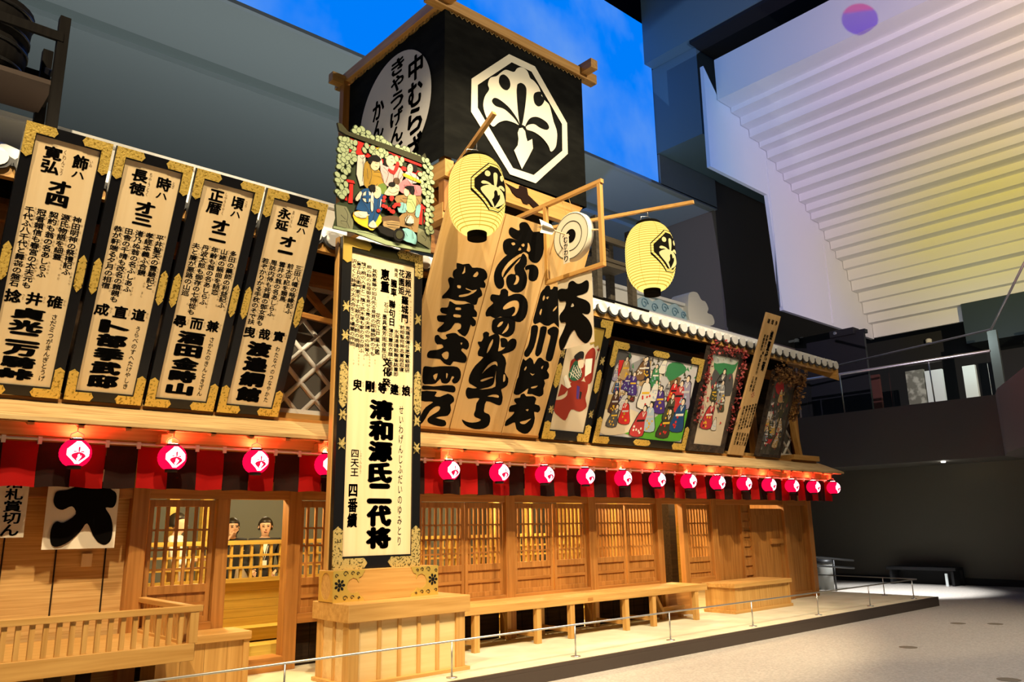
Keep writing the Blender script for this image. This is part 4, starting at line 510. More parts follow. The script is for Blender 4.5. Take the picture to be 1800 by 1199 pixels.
bp(box(12.72, 12.92, 9.75, 9.95, .165, 2.62), 'inner_pillar', W_dark); bp(box(13.7, 15.4, 11.4, 11.46, .165, 2.62), 'inner_screen_wall', W_hall); bp(MB().bar((13.9, 10.9, .4), (14.6, 10.9, 2.3), .08, .16, (0, 1, 0)), 'inner_stair_rail', W_cz)
lamp('hall_lamp', (13.4, 9.6, 2.4), 130, (1.0, .78, .42), .12)
for x, e in ((3.6, 190), (6.4, 170), (9.0, 240), (11.2, 150)): lamp('hall_lamp', (x, 9.2, 2.45), e, (1.0, .78, .42), .12)
lamp('hall_lamp', (5.2, 11.6, 2.4), 22, (1.0, .85, .6), .15)
# ---------------------------------------------------------------- sliding lattice doors
def lattice_door(x0, x1, z0, zs, zt, nv, label, y=8.35, group=None):
    w = x1-x0; r = E('lattice_door', label, 'door', (x0, y, z0), group=group)
    h = zt-z0; s = zs-z0; f = .045
    MB().box(0, f, -.02, .02, 0, h).box(w-f, w, -.02, .02, 0, h).box(f, w-f, -.02, .02, h-.07, h).box(f, w-f, -.025, .02, s-.05, s+.03).box(f, w-f, -.02, .02, 0, .06).build('frame', W_cz, r, .003)
    m = MB()
    for i in range(nv):
        x = f+(i+.5)*(w-2*f)/nv; m.box(x-.014, x+.014, -.016, .012, s+.03, h-.07)
    m.build('upright_bar', W_cz, r); m = MB()
    for q in (.2, .45, .7): z = s+.03+(h-.1-s)*q; m.box(f, w-f, -.008, .010, z-.010, z+.010)
    m.build('cross_bar', W_cx, r); m = MB()
    k = 6
    for i in range(k): m.box(f+i*(w-2*f)/k+.001, f+(i+1)*(w-2*f)/k-.001, -.004, .006, .06, s-.05)
    m.build('lower_board', W_cz, r)
    MB().box(f, w-f, -.02, .0, (s-.05)*.5+.01, (s-.05)*.5+.05).build('middle_rail', W_cx, r)
    return r
lattice_door(2.60, 3.25, .72, 1.06, 1.92, 6, 'lattice window panel left of the open doorway with a white coated visitor behind')
lattice_door(4.22, 4.92, .72, 1.06, 1.92, 6, 'lattice door just right of the open doorway, half hidden by the tall signboard')
lattice_door(5.82, 6.54, .72, 1.10, 1.92, 7, 'lattice door emerging right beside the tall signboard')
lattice_door(6.56, 7.20, .72, 1.10, 1.92, 7, 'second lattice door right of the tall signboard, left of a thick post')
lattice_door(7.42, 8.14, .72, 1.10, 1.92, 7, 'lattice door right of the first thick post, dark gaps between its bars', group=None)
lattice_door(8.18, 8.84, .72, 1.10, 1.92, 7, 'lattice door with the brightest light shining between its bars')
lattice_door(9.04, 9.72, .72, 1.10, 1.92, 8, 'lattice door above the bench with brown wall showing behind its bars')
lattice_door(9.76, 10.46, .72, 1.10, 1.92, 8, 'lattice door left of the narrow dark doorway, above the far end of the bench')
lattice_door(11.32, 11.99, .60, 1.02, 1.92, 7, 'lattice door right of the narrow dark doorway, behind the plank chest')
# ---------------------------------------------------------------- drum tower (black cloth box on the roof)
TX0, TX1, TY0, TY1, TZ0, TZ1 = 5.65, 8.35, 7.60, 10.2, 6.32, 8.54
TR = Vector((7.0, 8.9, 5.6))
tw = E('drum_tower', 'black cloth drum tower with white crest standing high on the roof', 'tower', TR)
def tp(mb, name, m, bevel=0.0):
    o = mb.build(name, m, tw, bevel); o.location = -TR; return o
def sheet(p, q, z0, z1, nx, nz, amp, seed):          # slightly wavy hanging cloth between two corners
    rnd = random.Random(seed); vs = []; fs = []; p = Vector(p); q = Vector(q); nrm = (q-p).normalized().cross(Vector((0, 0, 1)))
    for k in range(nz+1):
        for i in range(nx+1):
            t = i/nx; e = math.sin(PI*t)
            d = amp*e*(math.sin(t*19+k*.7+seed)+.6*math.sin(t*7+seed*2+k*.3))*(.3+.7*(1-k/nz))
            sag = -.03*abs(math.sin(t*PI*9))*(k == nz)
            vs.append((*(p.lerp(q, t)+nrm*d).xy, z0+(z1-z0)*k/nz+sag))
    for k in range(nz):
        for i in range(nx): a = k*(nx+1)+i; fs.append((a, a+1, a+nx+2, a+nx+1))
    return MB().add(vs, fs, True)
tp(sheet((TX0, TY0, 0), (TX1, TY0, 0), TZ0, TZ1, 54, 12, .006, 1), 'cloth_wall', CL_tow)
tp(sheet((TX0, TY1, 0), (TX0, TY0, 0), TZ0, TZ1, 54, 12, .006, 2), 'cloth_wall', CL_tow)
tp(sheet((TX1, TY0, 0), (TX1, TY1, 0), TZ0, TZ1, 54, 12, .006, 3), 'cloth_wall', CL_tow)
tp(MB().box(TX0-.30, TX1+.30, TY0-.06, TY0+.08, 8.50, 8.66), 'top_beam', W_hx, .008)
tp(MB().box(TX0-.30, TX1+.30, TY1-.06, TY1+.08, 8.50, 8.66), 'top_beam', W_hx, .008)
tp(MB().box(TX0-.08, TX0+.07, TY0-.28, TY1+.28, 8.56, 8.72), 'top_beam', W_hy, .008)
tp(MB().box(TX1-.07, TX1+.08, TY0-.28, TY1+.28, 8.56, 8.72), 'top_beam', W_hy, .008)
for x, y in ((TX0-.05, TY1-.02), (TX0+.12, TY0+.14), (TX1-.12, TY0+.14), (TX1-.12, TY1-.12)): tp(box(x-.06, x+.06, y-.06, y+.06, 5.6, 8.56), 'corner_post', W_cz)
m = MB(); m2 = MB()
for i in range(30):
    x = TX0+.06+i*.09; m.tube([(x, TY0-.012, 8.51), (x+.045, TY0-.02, 8.455), (x+.09, TY0-.012, 8.51)], .006, 5)
    y = TY0+.05+i*.088; m2.tube([(TX0-.012, y, 8.56), (TX0-.02, y+.04, 8.50), (TX0-.012, y+.085, 8.56)], .006, 5)
tp(m, 'lacing_cord', ROPE); tp(m2, 'lacing_cord', ROPE)
tp(box(TX0+.1, TX1-.1, TY0+.06, TY1, 6.25, 6.31), 'tower_floor', W_dark)
# white crest and round seal dyed on the cloth
m = MB(); cx, cz, R = TX0+1.387, 6.30+1.045, .954
def cs(pts, k=0): return [(cx+x*R, cz+z*R) for x, z in (smooth(pts, k) if k else pts)]
m.poly([cs(C_OCT), cs(C_IN)], TY0-.014)
m.poly(cs(C_LEAF, 4), TY0-.014); m.poly(cs(C_STEM), TY0-.014)
m.m = 1
for d in (C_D1, C_D2, C_D3, C_E1, C_E2): m.poly(cs(d, 4), TY0-.017)
tp(m, 'ginkgo_crest', [CRM, CL_tow])
m = MB(); m.poly(ell(-1.21, 1.12, .93, .93, 64), -.014); m.m = 1
for txt, x, zt, w, h in (('中むらざ', -.66, 1.80, .36, .40), ('きやうげんづくし', -1.12, 1.97, .34, .262), ('かん三ら', -1.62, 1.52, .32, .32)):
    column(m, txt, x, zt, w, h, -.017, .032, True, .01)
o = m.build('round_seal', [GRY, INK], tw); o.rotation_euler = (0, 0, -PI/2); o.location = Vector((TX0, TY0, 6.32)) - TR
# beams under the tower
tp(MB().poly([(5.95, 6.30), (5.95, 5.98), (8.0, 5.98), (8.28, 6.30)], 7.62, 7.72), 'sill_board', W_hx)
m = MB(); m.poly([(6.98, 6.29), (7.12, 6.29), (7.14, 6.19), (7.36, 6.08), (7.30, 6.03), (7.24, 6.02), (7.16, 6.07), (7.12, 6.04), (7.04, 6.04), (7.0, 6.10), (6.92, 6.10), (6.84, 6.14), (6.80, 6.20), (6.72, 6.25), (6.92, 6.22), (6.97, 6.24)], 7.606, 7.618)
tp(m, 'black_ornament', CL_blk)
tp(box(6.75, 6.85, 7.76, 7.84, 5.5, 6.25), 'strut', W_blk); tp(box(7.65, 7.75, 7.76, 7.84, 5.5, 6.25), 'strut', W_blk)
tp(box(5.68, 5.82, 7.62, 10.2, 6.06, 6.30), 'side_beam', W_hy); tp(box(5.70, 5.84, 7.7, 10.2, 5.5, 5.72), 'side_beam', W_hy)
tp(box(5.72, 8.3, 8.0, 8.14, 5.86, 6.02), 'cross_beam', W_cx); tp(box(5.72, 8.3, 8.4, 8.46, 5.3, 6.25), 'back_board', W_cx)
for q in ((5.80, 5.92, 7.74, 7.86, 4.9, 6.1), (8.16, 8.28, 7.74, 7.86, 4.9, 6.1), (5.80, 5.92, 9.9, 10.02, 5.75, 6.1), (8.16, 8.28, 9.9, 10.02, 5.75, 6.1)): tp(box(*q), 'tower_leg', W_cz)
# ---------------------------------------------------------------- signboards
load_glyphs('飾ハ寛弘才四時長徳三頃正暦二歴永延一碓井捻道直成兼而尋實哉曳貞光万騎峠卜部季武邸酒田金時山渡邉綱館娘建等剛臾清和源氏代将四天王番續', (.035, .02, .05, .06))
def corner_fit(lx, lz, t):                           # L-shaped gold corner with pointed ornamental tips, inner corner toward +x +z
    a = t*.5
    return [(0,0), (lx*.86,0), (lx*.90,-a*.12+a*.12), (lx*.93,a*.35), (lx,a), (lx*.93,a*1.65), (lx*.90,t), (lx*.86,t*.97), (t,t*.97), (t*.97,lz*.86), (t,lz*.90), (a*1.65,lz*.93), (a,lz), (a*.35,lz*.93), (0,lz*.90), (0,lz*.86)]
def side_fit(w, h):
    a = w/2
    return [(-a*.6,-h*.5+.0), (0,-h*.5-.03), (a*.6,-h*.5), (a,-h*.42), (a*.75,-h*.36), (a,-h*.33), (a,h*.33), (a*.75,h*.36), (a,h*.42), (a*.6,h*.5), (0,h*.5+.03), (-a*.6,h*.5), (-a,h*.42), (-a*.75,h*.36), (-a,h*.33), (-a,-h*.33), (-a*.75,-h*.36), (-a,-h*.42)]
def framed(name, label, loc, tilt, w, h, bd, cat='sign', frame=LACQ, panel=W_sign, depth=.06, gold=GOLD, cl=(.24, .29), side=None, group=None, inner=None, rightnote=None):
    r = E(name, label, cat, loc, (tilt, 0, 0), group=group)
    x0, x1, z0, z1 = inner or (bd, w-bd, bd*1.05, h-bd*1.05)
    MB().box(0, x0, 0, depth, 0, h).box(x1, w, 0, depth, 0, h).box(x0, x1, 0, depth, 0, z0).box(x0, x1, 0, depth, z1, h).build('frame', frame, r, .003)
    box(x0-.002, x1+.002, .016, depth-.004, z0-.002, z1+.002).build('panel', panel, r)
    if gold:
        for sx, sz in ((1, 1), (-1, 1), (1, -1), (-1, -1)):
            m = MB(); pts = [((x if sx > 0 else w-x), (z if sz > 0 else h-z)) for x, z in corner_fit(cl[0], cl[1], min(x0, z0)*.92)]
            m.poly(pts, -.008, 0.0); m.build('corner_fitting', gold, r)
        if side:
            for sx in (x0*.5, w-(w-x1)*.5):
                m = MB(); m.poly([(sx+x, h*side[0]+z) for x, z in side_fit(x0*.78, side[1])], -.008, 0.0); m.build('side_fitting', gold, r)
    return r, (x0, x1, z0, z1)
TL = math.radians(23.9)
def program(X, label, top, vol, cols, mid, title, ruby):
    w, h = .665, 2.34
    r, (x0, x1, z0, z1) = framed('program_sign', label, (X, 8.0, 2.795), TL, w, h, .088, side=(.495, .28), group='four gold cornered program signs')
    m = MB(); m.m = 0; Y = .0145; cx = (x0+x1)/2; pw = x1-x0
    (a, ra), (b, rb) = top                           # right: a + ハ, left: b (two characters)
    put(m, a, cx+.115, z1-.135, .125, .125, Y, .035, True); put(m, 'ハ', cx+.115, z1-.245, .10, .055, Y, .02, True)
    column(m, b, cx-.10, z1-.06, .14, .112, Y, .035, True, .008)
    put(m, '才', cx+.0, z1-.385, .17, .115, Y, .055, True); put(m, vol, cx, z1-.50, .17, .105 if vol != '一' else .10, Y, .055, True)
    zc = z1-.60; nc = len(cols); cw = pw/(nc+.35)
    for i, t in enumerate(cols):
        x = x1-cw*(i+.70); hh = min(.0585, .70/len(t))
        column(m, t, x, zc, .074, hh, Y, .022)
    for i, t in enumerate(mid): put(m, t, x1-.10-i*(pw-.17)/2, z0+.775, .125, .115, Y, .035, True)
    hh = .655/len(title); column(m, title, cx-.035, z0+.69, .265, hh-.004, Y, .066, True, .004)
    m.build('lettering', INK, r)
    m = MB()
    column(m, ra, cx+.195, z1-.09, .03, .032, Y, .0); column(m, rb, cx-.012, z1-.06, .03, .045 if len(rb) < 6 else .037, Y, .0)
    rn = random.Random(hash(X) & 255)
    kana = 'かんだみやうじんのまつりきげんじものがたりちぎりおきなあしらふ'
    for i, t in enumerate(cols):
        x = x1-cw*(i+.70)+.043; z = zc-.01
        while z > zc-.62:
            if rn.random() < .7: put(m, kana[rn.randrange(len(kana))], x, z, .022, .026, Y, .0)
            z -= .031
    for i in range(3): column(m, kana[i*5:i*5+2], x1-.10-i*(pw-.17)/2+.075, z0+.81, .022, .03, Y)
    m.build('reading_gloss', RUBY, r)
    m = MB(); column(m, ruby, cx+.165, z0+.67, .052, .62/len(ruby), Y, .006)
    m.build('title_reading', INK, r)
    return r
program(.962, 'leftmost gold cornered program sign, the one touching the picture edge under the barrels', (('飾', 'いゐ'), ('寛弘', 'くわんこう')), '四', ['神田明神の祭禮記ふ', '源氏物語を細蓋', '契約も翁の名あしらふ', '冠者頼信も春宮の太夫元も', '千代ふ八千代と舞㐂の盤石'], '碓井捻', '貞光二万騎峠', 'さだミつがまんぎとうげ')
program(1.662, 'second of the four gold cornered program signs counted from the left', (('時', 'とき'), ('長徳', 'ちやうとく')), '三', ['平井聖天の霊驗記と', '孝經本義ふ合鏡', '渚乃ぬ翁の名ふしあふ', '田舎の千晴も改名の頼親も', '恭が軒端る夕月の相宿'], '道直成', '卜部季武邸', 'うらべのすへたけやしき')
program(2.362, 'third of the four gold cornered program signs counted from the left', (('頃', 'ころ'), ('正暦', 'しやうりやく')), '二', ['多田の藥師の利益記ふ', '山姥の謡曲を詰恋', '年齢も翁の名あしらふ', '丹波太郎も御存の七侍從も', '夫と廉が悪路の山巡'], '兼而尋', '酒田金時山', 'さかたのきんときざん')
program(3.064, 'rightmost of the four program signs, beside the white lattice wall', (('歴', 'とし'), ('永延', 'ゑいえん')), '一', ['三田八幡の略縁記ふ', '前太平記を類馬', '雲井の翁の名あしらふ', '周防内侍も死顔の御女房も', '若ぞかりかる手枕のそで扶'], '實哉曳', '渡邉綱館', 'わたなべのつなやかた')
# three broad planks with actors' names
TH = math.radians(24.4)
def plank(X, w, label, shapes, dx):
    r = E('name_plank', label, 'sign', (X, 8.0, 2.8), (TH, 0, 0), group='broad wooden name planks')
    box(0, w, 0, .05, 0, 2.82).build('board', W_board, r, .004)
    MB().box(0, w, -.012, 0, 0, .035).build('bottom_batten', W_cx, r)
    m = MB()
    for g in shapes:
        k = 2
        loops = [[(min(max(x+dx, .006), w-.006), z) for x, z in smooth(l, k)] for l in g]
        m.poly(loops, -.0016)
    m.build('lettering', INK, r); return r
plank(5.185, .845, 'broad plank sign partly behind the left yellow lantern, leftmost of the three planks', B1, .005)
plank(6.045, .86, 'broad plank sign with flowing kana brush writing, the middle one of three', B2, 0)
plank(6.92, .665, 'broad plank sign half covered by the hanging white banner, rightmost of three planks', B3, 0)
# tall upright signboard on the counter
r = E('tall_signboard', 'tall upright black framed signboard in front of the entrance, full of brush writing', 'sign', (4.03, 7.25, 1.21))
w, h = 1.05, 3.51; x0, x1, z0, z1 = .115, .945, .125, 3.36
MB().box(0, x0, 0, .07, 0, h).box(x1, w, 0, .07, 0, h).box(x0, x1, 0, .07, 0, z0).box(x0, x1, 0, .07, z1, h).build('frame', LACQ, r, .003)
box(x0-.002, x1+.002, .02, .066, z0-.002, z1+.002).build('panel', W_sign, r)
box(-.012, w+.012, .07, .15, 0, h+.01).build('backing', W_hz, r, .004)
for sx, sz, g in ((1, 1, GOLDP), (-1, 1, GOLDP), (1, -1, GOLDL), (-1, -1, GOLDP)):
    lx, lz = (.40, .42) if sz > 0 else (.36, .30)
    m = MB(); m.poly([((x if sx > 0 else w-x), (z if sz > 0 else h-z)) for x, z in corner_fit(lx, lz, .108)], -.01, 0); m.build('corner_fitting', g, r)
for x in (x0/2, (w+x1)/2):
    m = MB(); m.poly([(x+a, 1.87+b) for a, b in side_fit(.095, .44)], -.01, 0); m.build('side_fitting', GOLDP, r)
    for z in (1.25, 1.55, 2.4, 2.72):
        m = MB(); s = 1 if x < .5 else -1
        m.poly([(x+s*a, z+b) for a, b in ((-.045,.0), (-.02,.015), (-.03,.06), (0,.03), (.035,.07), (.03,.02), (.055,.01), (.03,-.01), (.04,-.06), (.0,-.03), (-.03,-.06), (-.022,-.015))], -.01, 0)
        m.build('butterfly_fitting', GOLDP, r)
m = MB(); Y = .0185
cx = .53
def cl(t, x, zt, w_, h_, off=.02, fit=False): return column(m, t, x, zt, w_, h_, Y, off, fit, .002)
cl('源頼光', .865, 3.29, .085, .10, .03); cl('花園姫', .775, 3.29, .085, .10, .03); cl('羅城門', .825, 2.98, .10, .105, .035); cl('梅見', .70, 3.29, .05, .055)
cl('朧車', .672, 3.15, .085, .10, .035); cl('聯句日', .655, 2.90, .09, .10, .035); cl('恵重', .555, 3.25, .12, .14, .04); cl('石山', .575, 2.86, .055, .06)
for t, x, zt, hh in (('荒踊産傳任愿實爺經研', .87, 2.63, .052), ('前相聖宛神志嵩段忍寝', .795, 2.63, .052), ('氷海涌晴鞍鞠雀誌重即', .72, 2.57, .052), ('薄花靈疾衣顔七甫細縁', .645, 2.57, .052), ('墨具嵐芳雨夜昂日', .56, 2.72, .062), ('花衣江戸業大鑑', .475, 2.72, .066),
    ('其筋葛藤の如月先る見見の砌蜂野飼の千も', .415, 3.22, .0505), ('柳の餘の谷母御を見せる是の夫婦の仲の妹背ふ', .345, 3.25, .0475), ('惜て桐の入道と一籏て武木屋も家の名の狭ふ', .275, 3.27, .0495), ('童子兵左衛門廓千す七絵在るの詩の梢頃', .215, 3.27, .0525), ('沢るくと詠場の太夫合をこそ楊屋の押物', .155, 3.28, .0525)):
    cl(t, x, zt, .064, hh, .02)
cl('文化', .60, 2.23, .105, .105, .04); cl('癸', .60, 2.0, .105, .10, .04)
for i, t in enumerate('娘建等剛臾'): put(m, t, .86-i*.155, 1.885, .115, .125, Y, .04, True)
cl('清和源氏二代将', .545, 1.755, .31, .222, .066, True)
cl('四天王', .235, 1.21, .10, .095, .02); cl('四番續', .225, .86, .115, .15, .035)
m.build('lettering', INK, r)
m = MB(); column(m, 'せいわげんじふだいのゆみとり', .80, 1.72, .062, .108, Y, .008); m.build('title_reading', INK, r)
m = MB(); rn = random.Random(5)
for x in (.905, .83, .755, .685, .60, .45, .38, .31, .245, .185):
    z = 3.2
    while z > 2.08:
        if rn.random() < .75: put(m, 'かなよみのいろはにほへとちりぬる'[rn.randrange(16)], x, z, .022, .026, Y)
        z -= .034
for i in range(5): column(m, 'むすめ'[:2+i % 2], .86-i*.155+.07, 1.93, .026, .035, Y)
column(m, 'してんのう', .305, 1.2, .028, .05, Y)
m.build('reading_gloss', RUBY, r)
# base block with chased gold ends, and the counter it stands on
r = E('sign_base_block', 'wooden block with pierced gold ornament carrying the tall signboard', 'block', (4.63, 7.30, .908))
box(-.63, .63, -.14, .15, 0, .30).build('block', W_hx, r, .004)
for s in (1, -1):
    m = MB(); m2 = MB()
    P = [(-.63, 0), (-.28, 0), (-.285, .03), (-.33, .055), (-.355, .09), (-.40, .075), (-.44, .085), (-.475, .12), (-.48, .16), (-.455, .205), (-.41, .225), (-.37, .21), (-.345, .175), (-.345, .225), (-.315, .235), (-.29, .27), (-.275, .30), (-.63, .30)]
    m.poly([(s*x, z) for x, z in P], -.146, -.14)
    m2.poly([(s*(-.56)+x, .16+z) for x, z in ell(0, 0, .022, .022, 10)], -.149, -.146)
    for k in range(7):
        a = 2*PI*k/7; m2.poly([(s*-.56+x, .16+z) for x, z in ell(.042*math.cos(a), .042*math.sin(a), .019, .014, 8, a)], -.149, -.146)
    for c0, r0 in (((-.50, .265), .03), ((-.42, .268), .022), ((-.36, .262), .018), ((-.50, .035), .028), ((-.42, .04), .022), ((-.345, .03), .014), ((-.60, .25), .02), ((-.60, .05), .02)):
        pts = [(s*(c0[0]+r0*(1-t/14)*math.cos(t*.6)), -.150, c0[1]+r0*(1-t/14)*math.sin(t*.6)) for t in range(11)]
        m2.tube(pts, .0035, 4)
    g = m.build('gold_mount', GOLDL, r); m2.build('engraved_scroll', LACQ, g)
m = MB(); m.poly([[(-.135, .005), (.145, .005), (.145, .295), (-.135, .295)], [(x*.10+.005, .15+z*.13) for x, z in ell(0, 0, 1, 1, 20)]], -.004, 0)
o = m.build('end_mount', GOLDL, r); o.rotation_euler = (0, 0, -PI/2); o.location = (-.631, 0, 0)
r = E('counter', 'pale panelled counter with thick plank top under the tall signboard', 'counter', (4.73, 7.2, .165))
box(-.73, .73, -.35, .36, .575, .743).build('top', W_hx, r, .006)
for x in (-.70, .57):
    for y in (-.315, .20): box(x, x+.115, y, y+.11, 0, .575).build('corner_post', W_hz, r, .004)
MB().box(-.585, .57, -.29, .28, .03, .575).box(-.68, .67, -.205, .2, .03, .575).build('panel', W_panel, r)
for i in range(4): x = -.585+(i+1)*.231; box(x-.02, x+.02, -.305, -.29, .03, .575).build('batten', W_hz, r)
box(-.695, -.68, -.04, -.0, .03, .575).build('batten', W_hz, r)
MB().box(-.73, .73, -.345, .33, 0, .035).build('plinth', W_hx, r, .003)
# carved relief on top of the tall signboard
k = 1.0214
r = E('carved_relief', 'carved painted relief of robed figures under a red torii, on the tall signboard', 'relief', (4.494, 7.15, 4.7256))
def relief_parts(items, r, k, y0, dy, base='relief_figure'):
    groups = {}
    for col, layer, pts in items: groups.setdefault((layer, col), []).append(pts)
    return groups
parts = {'dgreen': 'backing', 'leaf': 'foliage', 'olive': 'torii_roof', 'red': 'torii'}
_RP = {}
def RP(c):                                           # carved work is painted in duller colours than the panels
    if c not in _RP:
        b = PAL[c].node_tree.nodes['Principled BSDF'].inputs['Base Color'].default_value; f = .95 if c in ('red', 'gold', 'blue', 'moss', 'rock') else .66
        _RP[c] = mat('carved_'+c, (b[0]*f, b[1]*f, b[2]*f), .75, spec=.2)
    return _RP[c]
def rel(part, cols, pred):
    m = MB(); mats = []
    for ix, (col, layer, pts) in enumerate(RELIEF):
        if not pred(col, layer): continue
        if col not in mats: mats.append(col)
        m.m = mats.index(col); pp = smooth(pts, 2) if len(pts) < 12 and layer > 4 else pts
        y = -.004-layer*.006-ix*.00003
        if part != 'backing':
            m2 = len(mats); xs = [p[0] for p in pp]; cx0 = sum(xs)/len(xs); cz0 = sum(p[1] for p in pp)/len(pp)
            if 'edge' not in mats: mats.append('edge')
            mi = mats.index('edge'); keep = m.m; m.m = mi
            m.poly([(cx0+(x-cx0)*1.0*k+0+(k-1)*cx0*1, z*k) for x, z in pp] if False else [((x+(.0025 if x > cx0 else -.0025))*k, (z+(.0025 if z > cz0 else -.0025))*k) for x, z in pp], y+.004, 0); m.m = keep
        m.poly([(x*k, z*k) for x, z in pp], y, 0)
    m.build(part, [RP('black' if c == 'edge' else c) for c in mats], r)
rel('backing', None, lambda c, l: l == 0)
rel('ground', None, lambda c, l: c in ('rock', 'moss'))
rel('torii', None, lambda c, l: (c == 'red' and l in (2, 3)) or (c == 'olive' and l == 4))
rel('figures', None, lambda c, l: l > 3 and not (c == 'olive' and l == 4))
m = MB()
for ix, (x, z, a) in enumerate(RLEAF):
    dy = ix*.00014
    m.m = 1; m.poly([(q[0]*k, q[1]*k) for q in ell(x, z, .041, .033, 10, a)], -.0219-dy, 0); m.m = 0; m.poly([(q[0]*k, q[1]*k) for q in ell(x, z, .035, .027, 10, a)], -.022-dy, -.014)
m.build('foliage', [RP('leaf'), RP('dgreen')], r)
for x in (-.35, .35): box(x-.03, x+.03, 0, .17, -.003, 1.0).build('back_batten', W_hz, r)
m = MB()                                             # brush lines on the robes, rocks and faces
for col, pts in RLINES:
    m.m = 1 if col == 'w' else 0; m.tube([(x*k, -.070, z*k) for x, z in smooth(pts, 3, False)], .0028 if col == 'b' else .004, 4)
m.build('brush_line', [PAL['black'], PAL['white']], r)
# ---------------------------------------------------------------- painted panels on the right
PAL['red1'] = pm('robe_red', 150, 44, 26)
def paint(m, mats, items, y, dy=.0006, sub=None):
    for ix, (col, layer, pts) in enumerate(sorted(items, key=lambda q: q[1])):
        c = (sub or {}).get(col, col)
        if c not in mats: mats.append(c)
        m.m = mats.index(c); m.poly(smooth(pts, 3) if len(pts) > 4 else pts, y-.0008*layer-.00002*ix)
def figure(m, mats, x, z, h, col, y, seed):
    rn = random.Random(seed); wd = h*.36; ln = rn.uniform(-.18, .18)*h
    def c(n):
        if n not in mats: mats.append(n)
        m.m = mats.index(n)
    c('black'); m.poly(smooth([(x-wd*.95, z-.006), (x+wd*.95, z-.006), (x+wd*.72+ln*.4, z+h*.45), (x+wd*.50+ln, z+h*.80), (x-wd*.42+ln, z+h*.80), (x-wd*.78+ln*.4, z+h*.45)], 3), y)
    c(col); m.poly(smooth([(x-wd*.86, z), (x+wd*.86, z), (x+wd*.62+ln*.4, z+h*.45), (x+wd*.42+ln, z+h*.77), (x-wd*.36+ln, z+h*.77), (x-wd*.68+ln*.4, z+h*.45)], 3), y-.0008)
    c(rn.choice(['white', 'gold', 'black', 'lgrey'])); m.poly([(x-wd*.5+ln*.5, z+h*.42), (x+wd*.5+ln*.5, z+h*.46), (x+wd*.5+ln*.5, z+h*.53), (x-wd*.5+ln*.5, z+h*.49)], y-.0016)
    c(rn.choice(['white', 'red', 'gold', 'pblue']))
    for q in range(6): a, b = rn.uniform(-.5, .5)*wd, rn.uniform(.05, .4)*h; m.poly(ell(x+a, z+b, h*.045, h*.045, 6), y-.0016)
    c('white'); m.poly([(x-wd*.2+ln, z+h*.74), (x+ln, z+h*.58), (x+wd*.22+ln, z+h*.74), (x+wd*.12+ln, z+h*.76), (x+ln, z+h*.64), (x-wd*.1+ln, z+h*.76)], y-.0018)
    c('black'); m.poly(ell(x+ln+h*.02, z+h*.90, h*.11, h*.10, 10), y-.0014)
    c('skin'); m.poly(ell(x+ln, z+h*.86, h*.075, h*.095, 10), y-.0022)
A = math.radians
r, (x0, x1, z0, z1) = framed('actor_portrait', 'black framed portrait of an actor in a red robe on cream paper', (7.655, 8.0, 2.8), A(19.2), .955, 1.82, .13, 'painting', panel=PAL['sepia'], cl=(.26, .26), side=(.50, .30), gold=GOLD)
m = MB(); mt = []; paint(m, mt, PAINT1, .013, sub={'red': 'red1'}); m.build('picture', [PAL[c] for c in mt], r)
for s in (.065, .89):
    for z in (.42, 1.22): m = MB(); m.poly([(s+a, z+b) for a, b in ((-.045,.0), (-.02,.015), (-.03,.06), (0,.03), (.035,.07), (.03,.02), (.055,.01), (.03,-.01), (.04,-.06), (.0,-.03), (-.03,-.06), (-.022,-.015))], -.008, 0); m.build('butterfly_fitting', GOLDP, r)
m = MB(); m.poly([(.50, 1.44), (.56, 1.46), (.60, 1.42), (.66, 1.45), (.70, 1.40), (.76, 1.44), (.80, 1.36), (.825, 1.38), (.825, 1.69), (.50, 1.69)], .013); m.build('gold_cloud', GOLDL, r)
r, (x0, x1, z0, z1) = framed('group_painting', 'wide black framed painting crowded with colourful robed figures on green ground', (8.70, 8.0, 2.8), A(20), 2.26, 1.555, .12, 'painting', panel=PAL['lgrey'], cl=(.36, .40), gold=GOLD)
for z, s in ((.065, 1), (1.49, 1)):
    m = MB(); m.poly([(1.13+b, z+a) for a, b in side_fit(.095, .36)], -.008, 0); m.build('edge_fitting', GOLD, r)
m = MB(); mt = []; paint(m, mt, PAINT2, .013)
for i, (x, z, hh, c) in enumerate(sorted(FIGS2, key=lambda q: -q[1])): figure(m, mt, x, z-.02, hh*1.35, c, .0110-.0001*i, i)
rn = random.Random(9)
for i in range(16): figure(m, mt, rn.uniform(.2, 1.35), rn.uniform(.62, 1.08), rn.uniform(.17, .26), rn.choice(['tan', 'dbrown', 'white', 'pblue', 'purple', 'dolive', 'lav']), .0122-.00003*i, i+120)
for i in range(60):
    c = rn.choice(['ggreen', 'dgrey', 'tan', 'white', 'olive'])
    if c not in mt: mt.append(c)
    m.m = mt.index(c); x, z = rn.uniform(.14, 2.1), rn.uniform(.75, 1.38); m.poly([(x, z), (x+rn.uniform(.03, .09), z+rn.uniform(-.03, .03)), (x+rn.uniform(0, .05), z+rn.uniform(.04, .1))], .0124)
m.build('picture', [PAL[c] for c in mt], r)
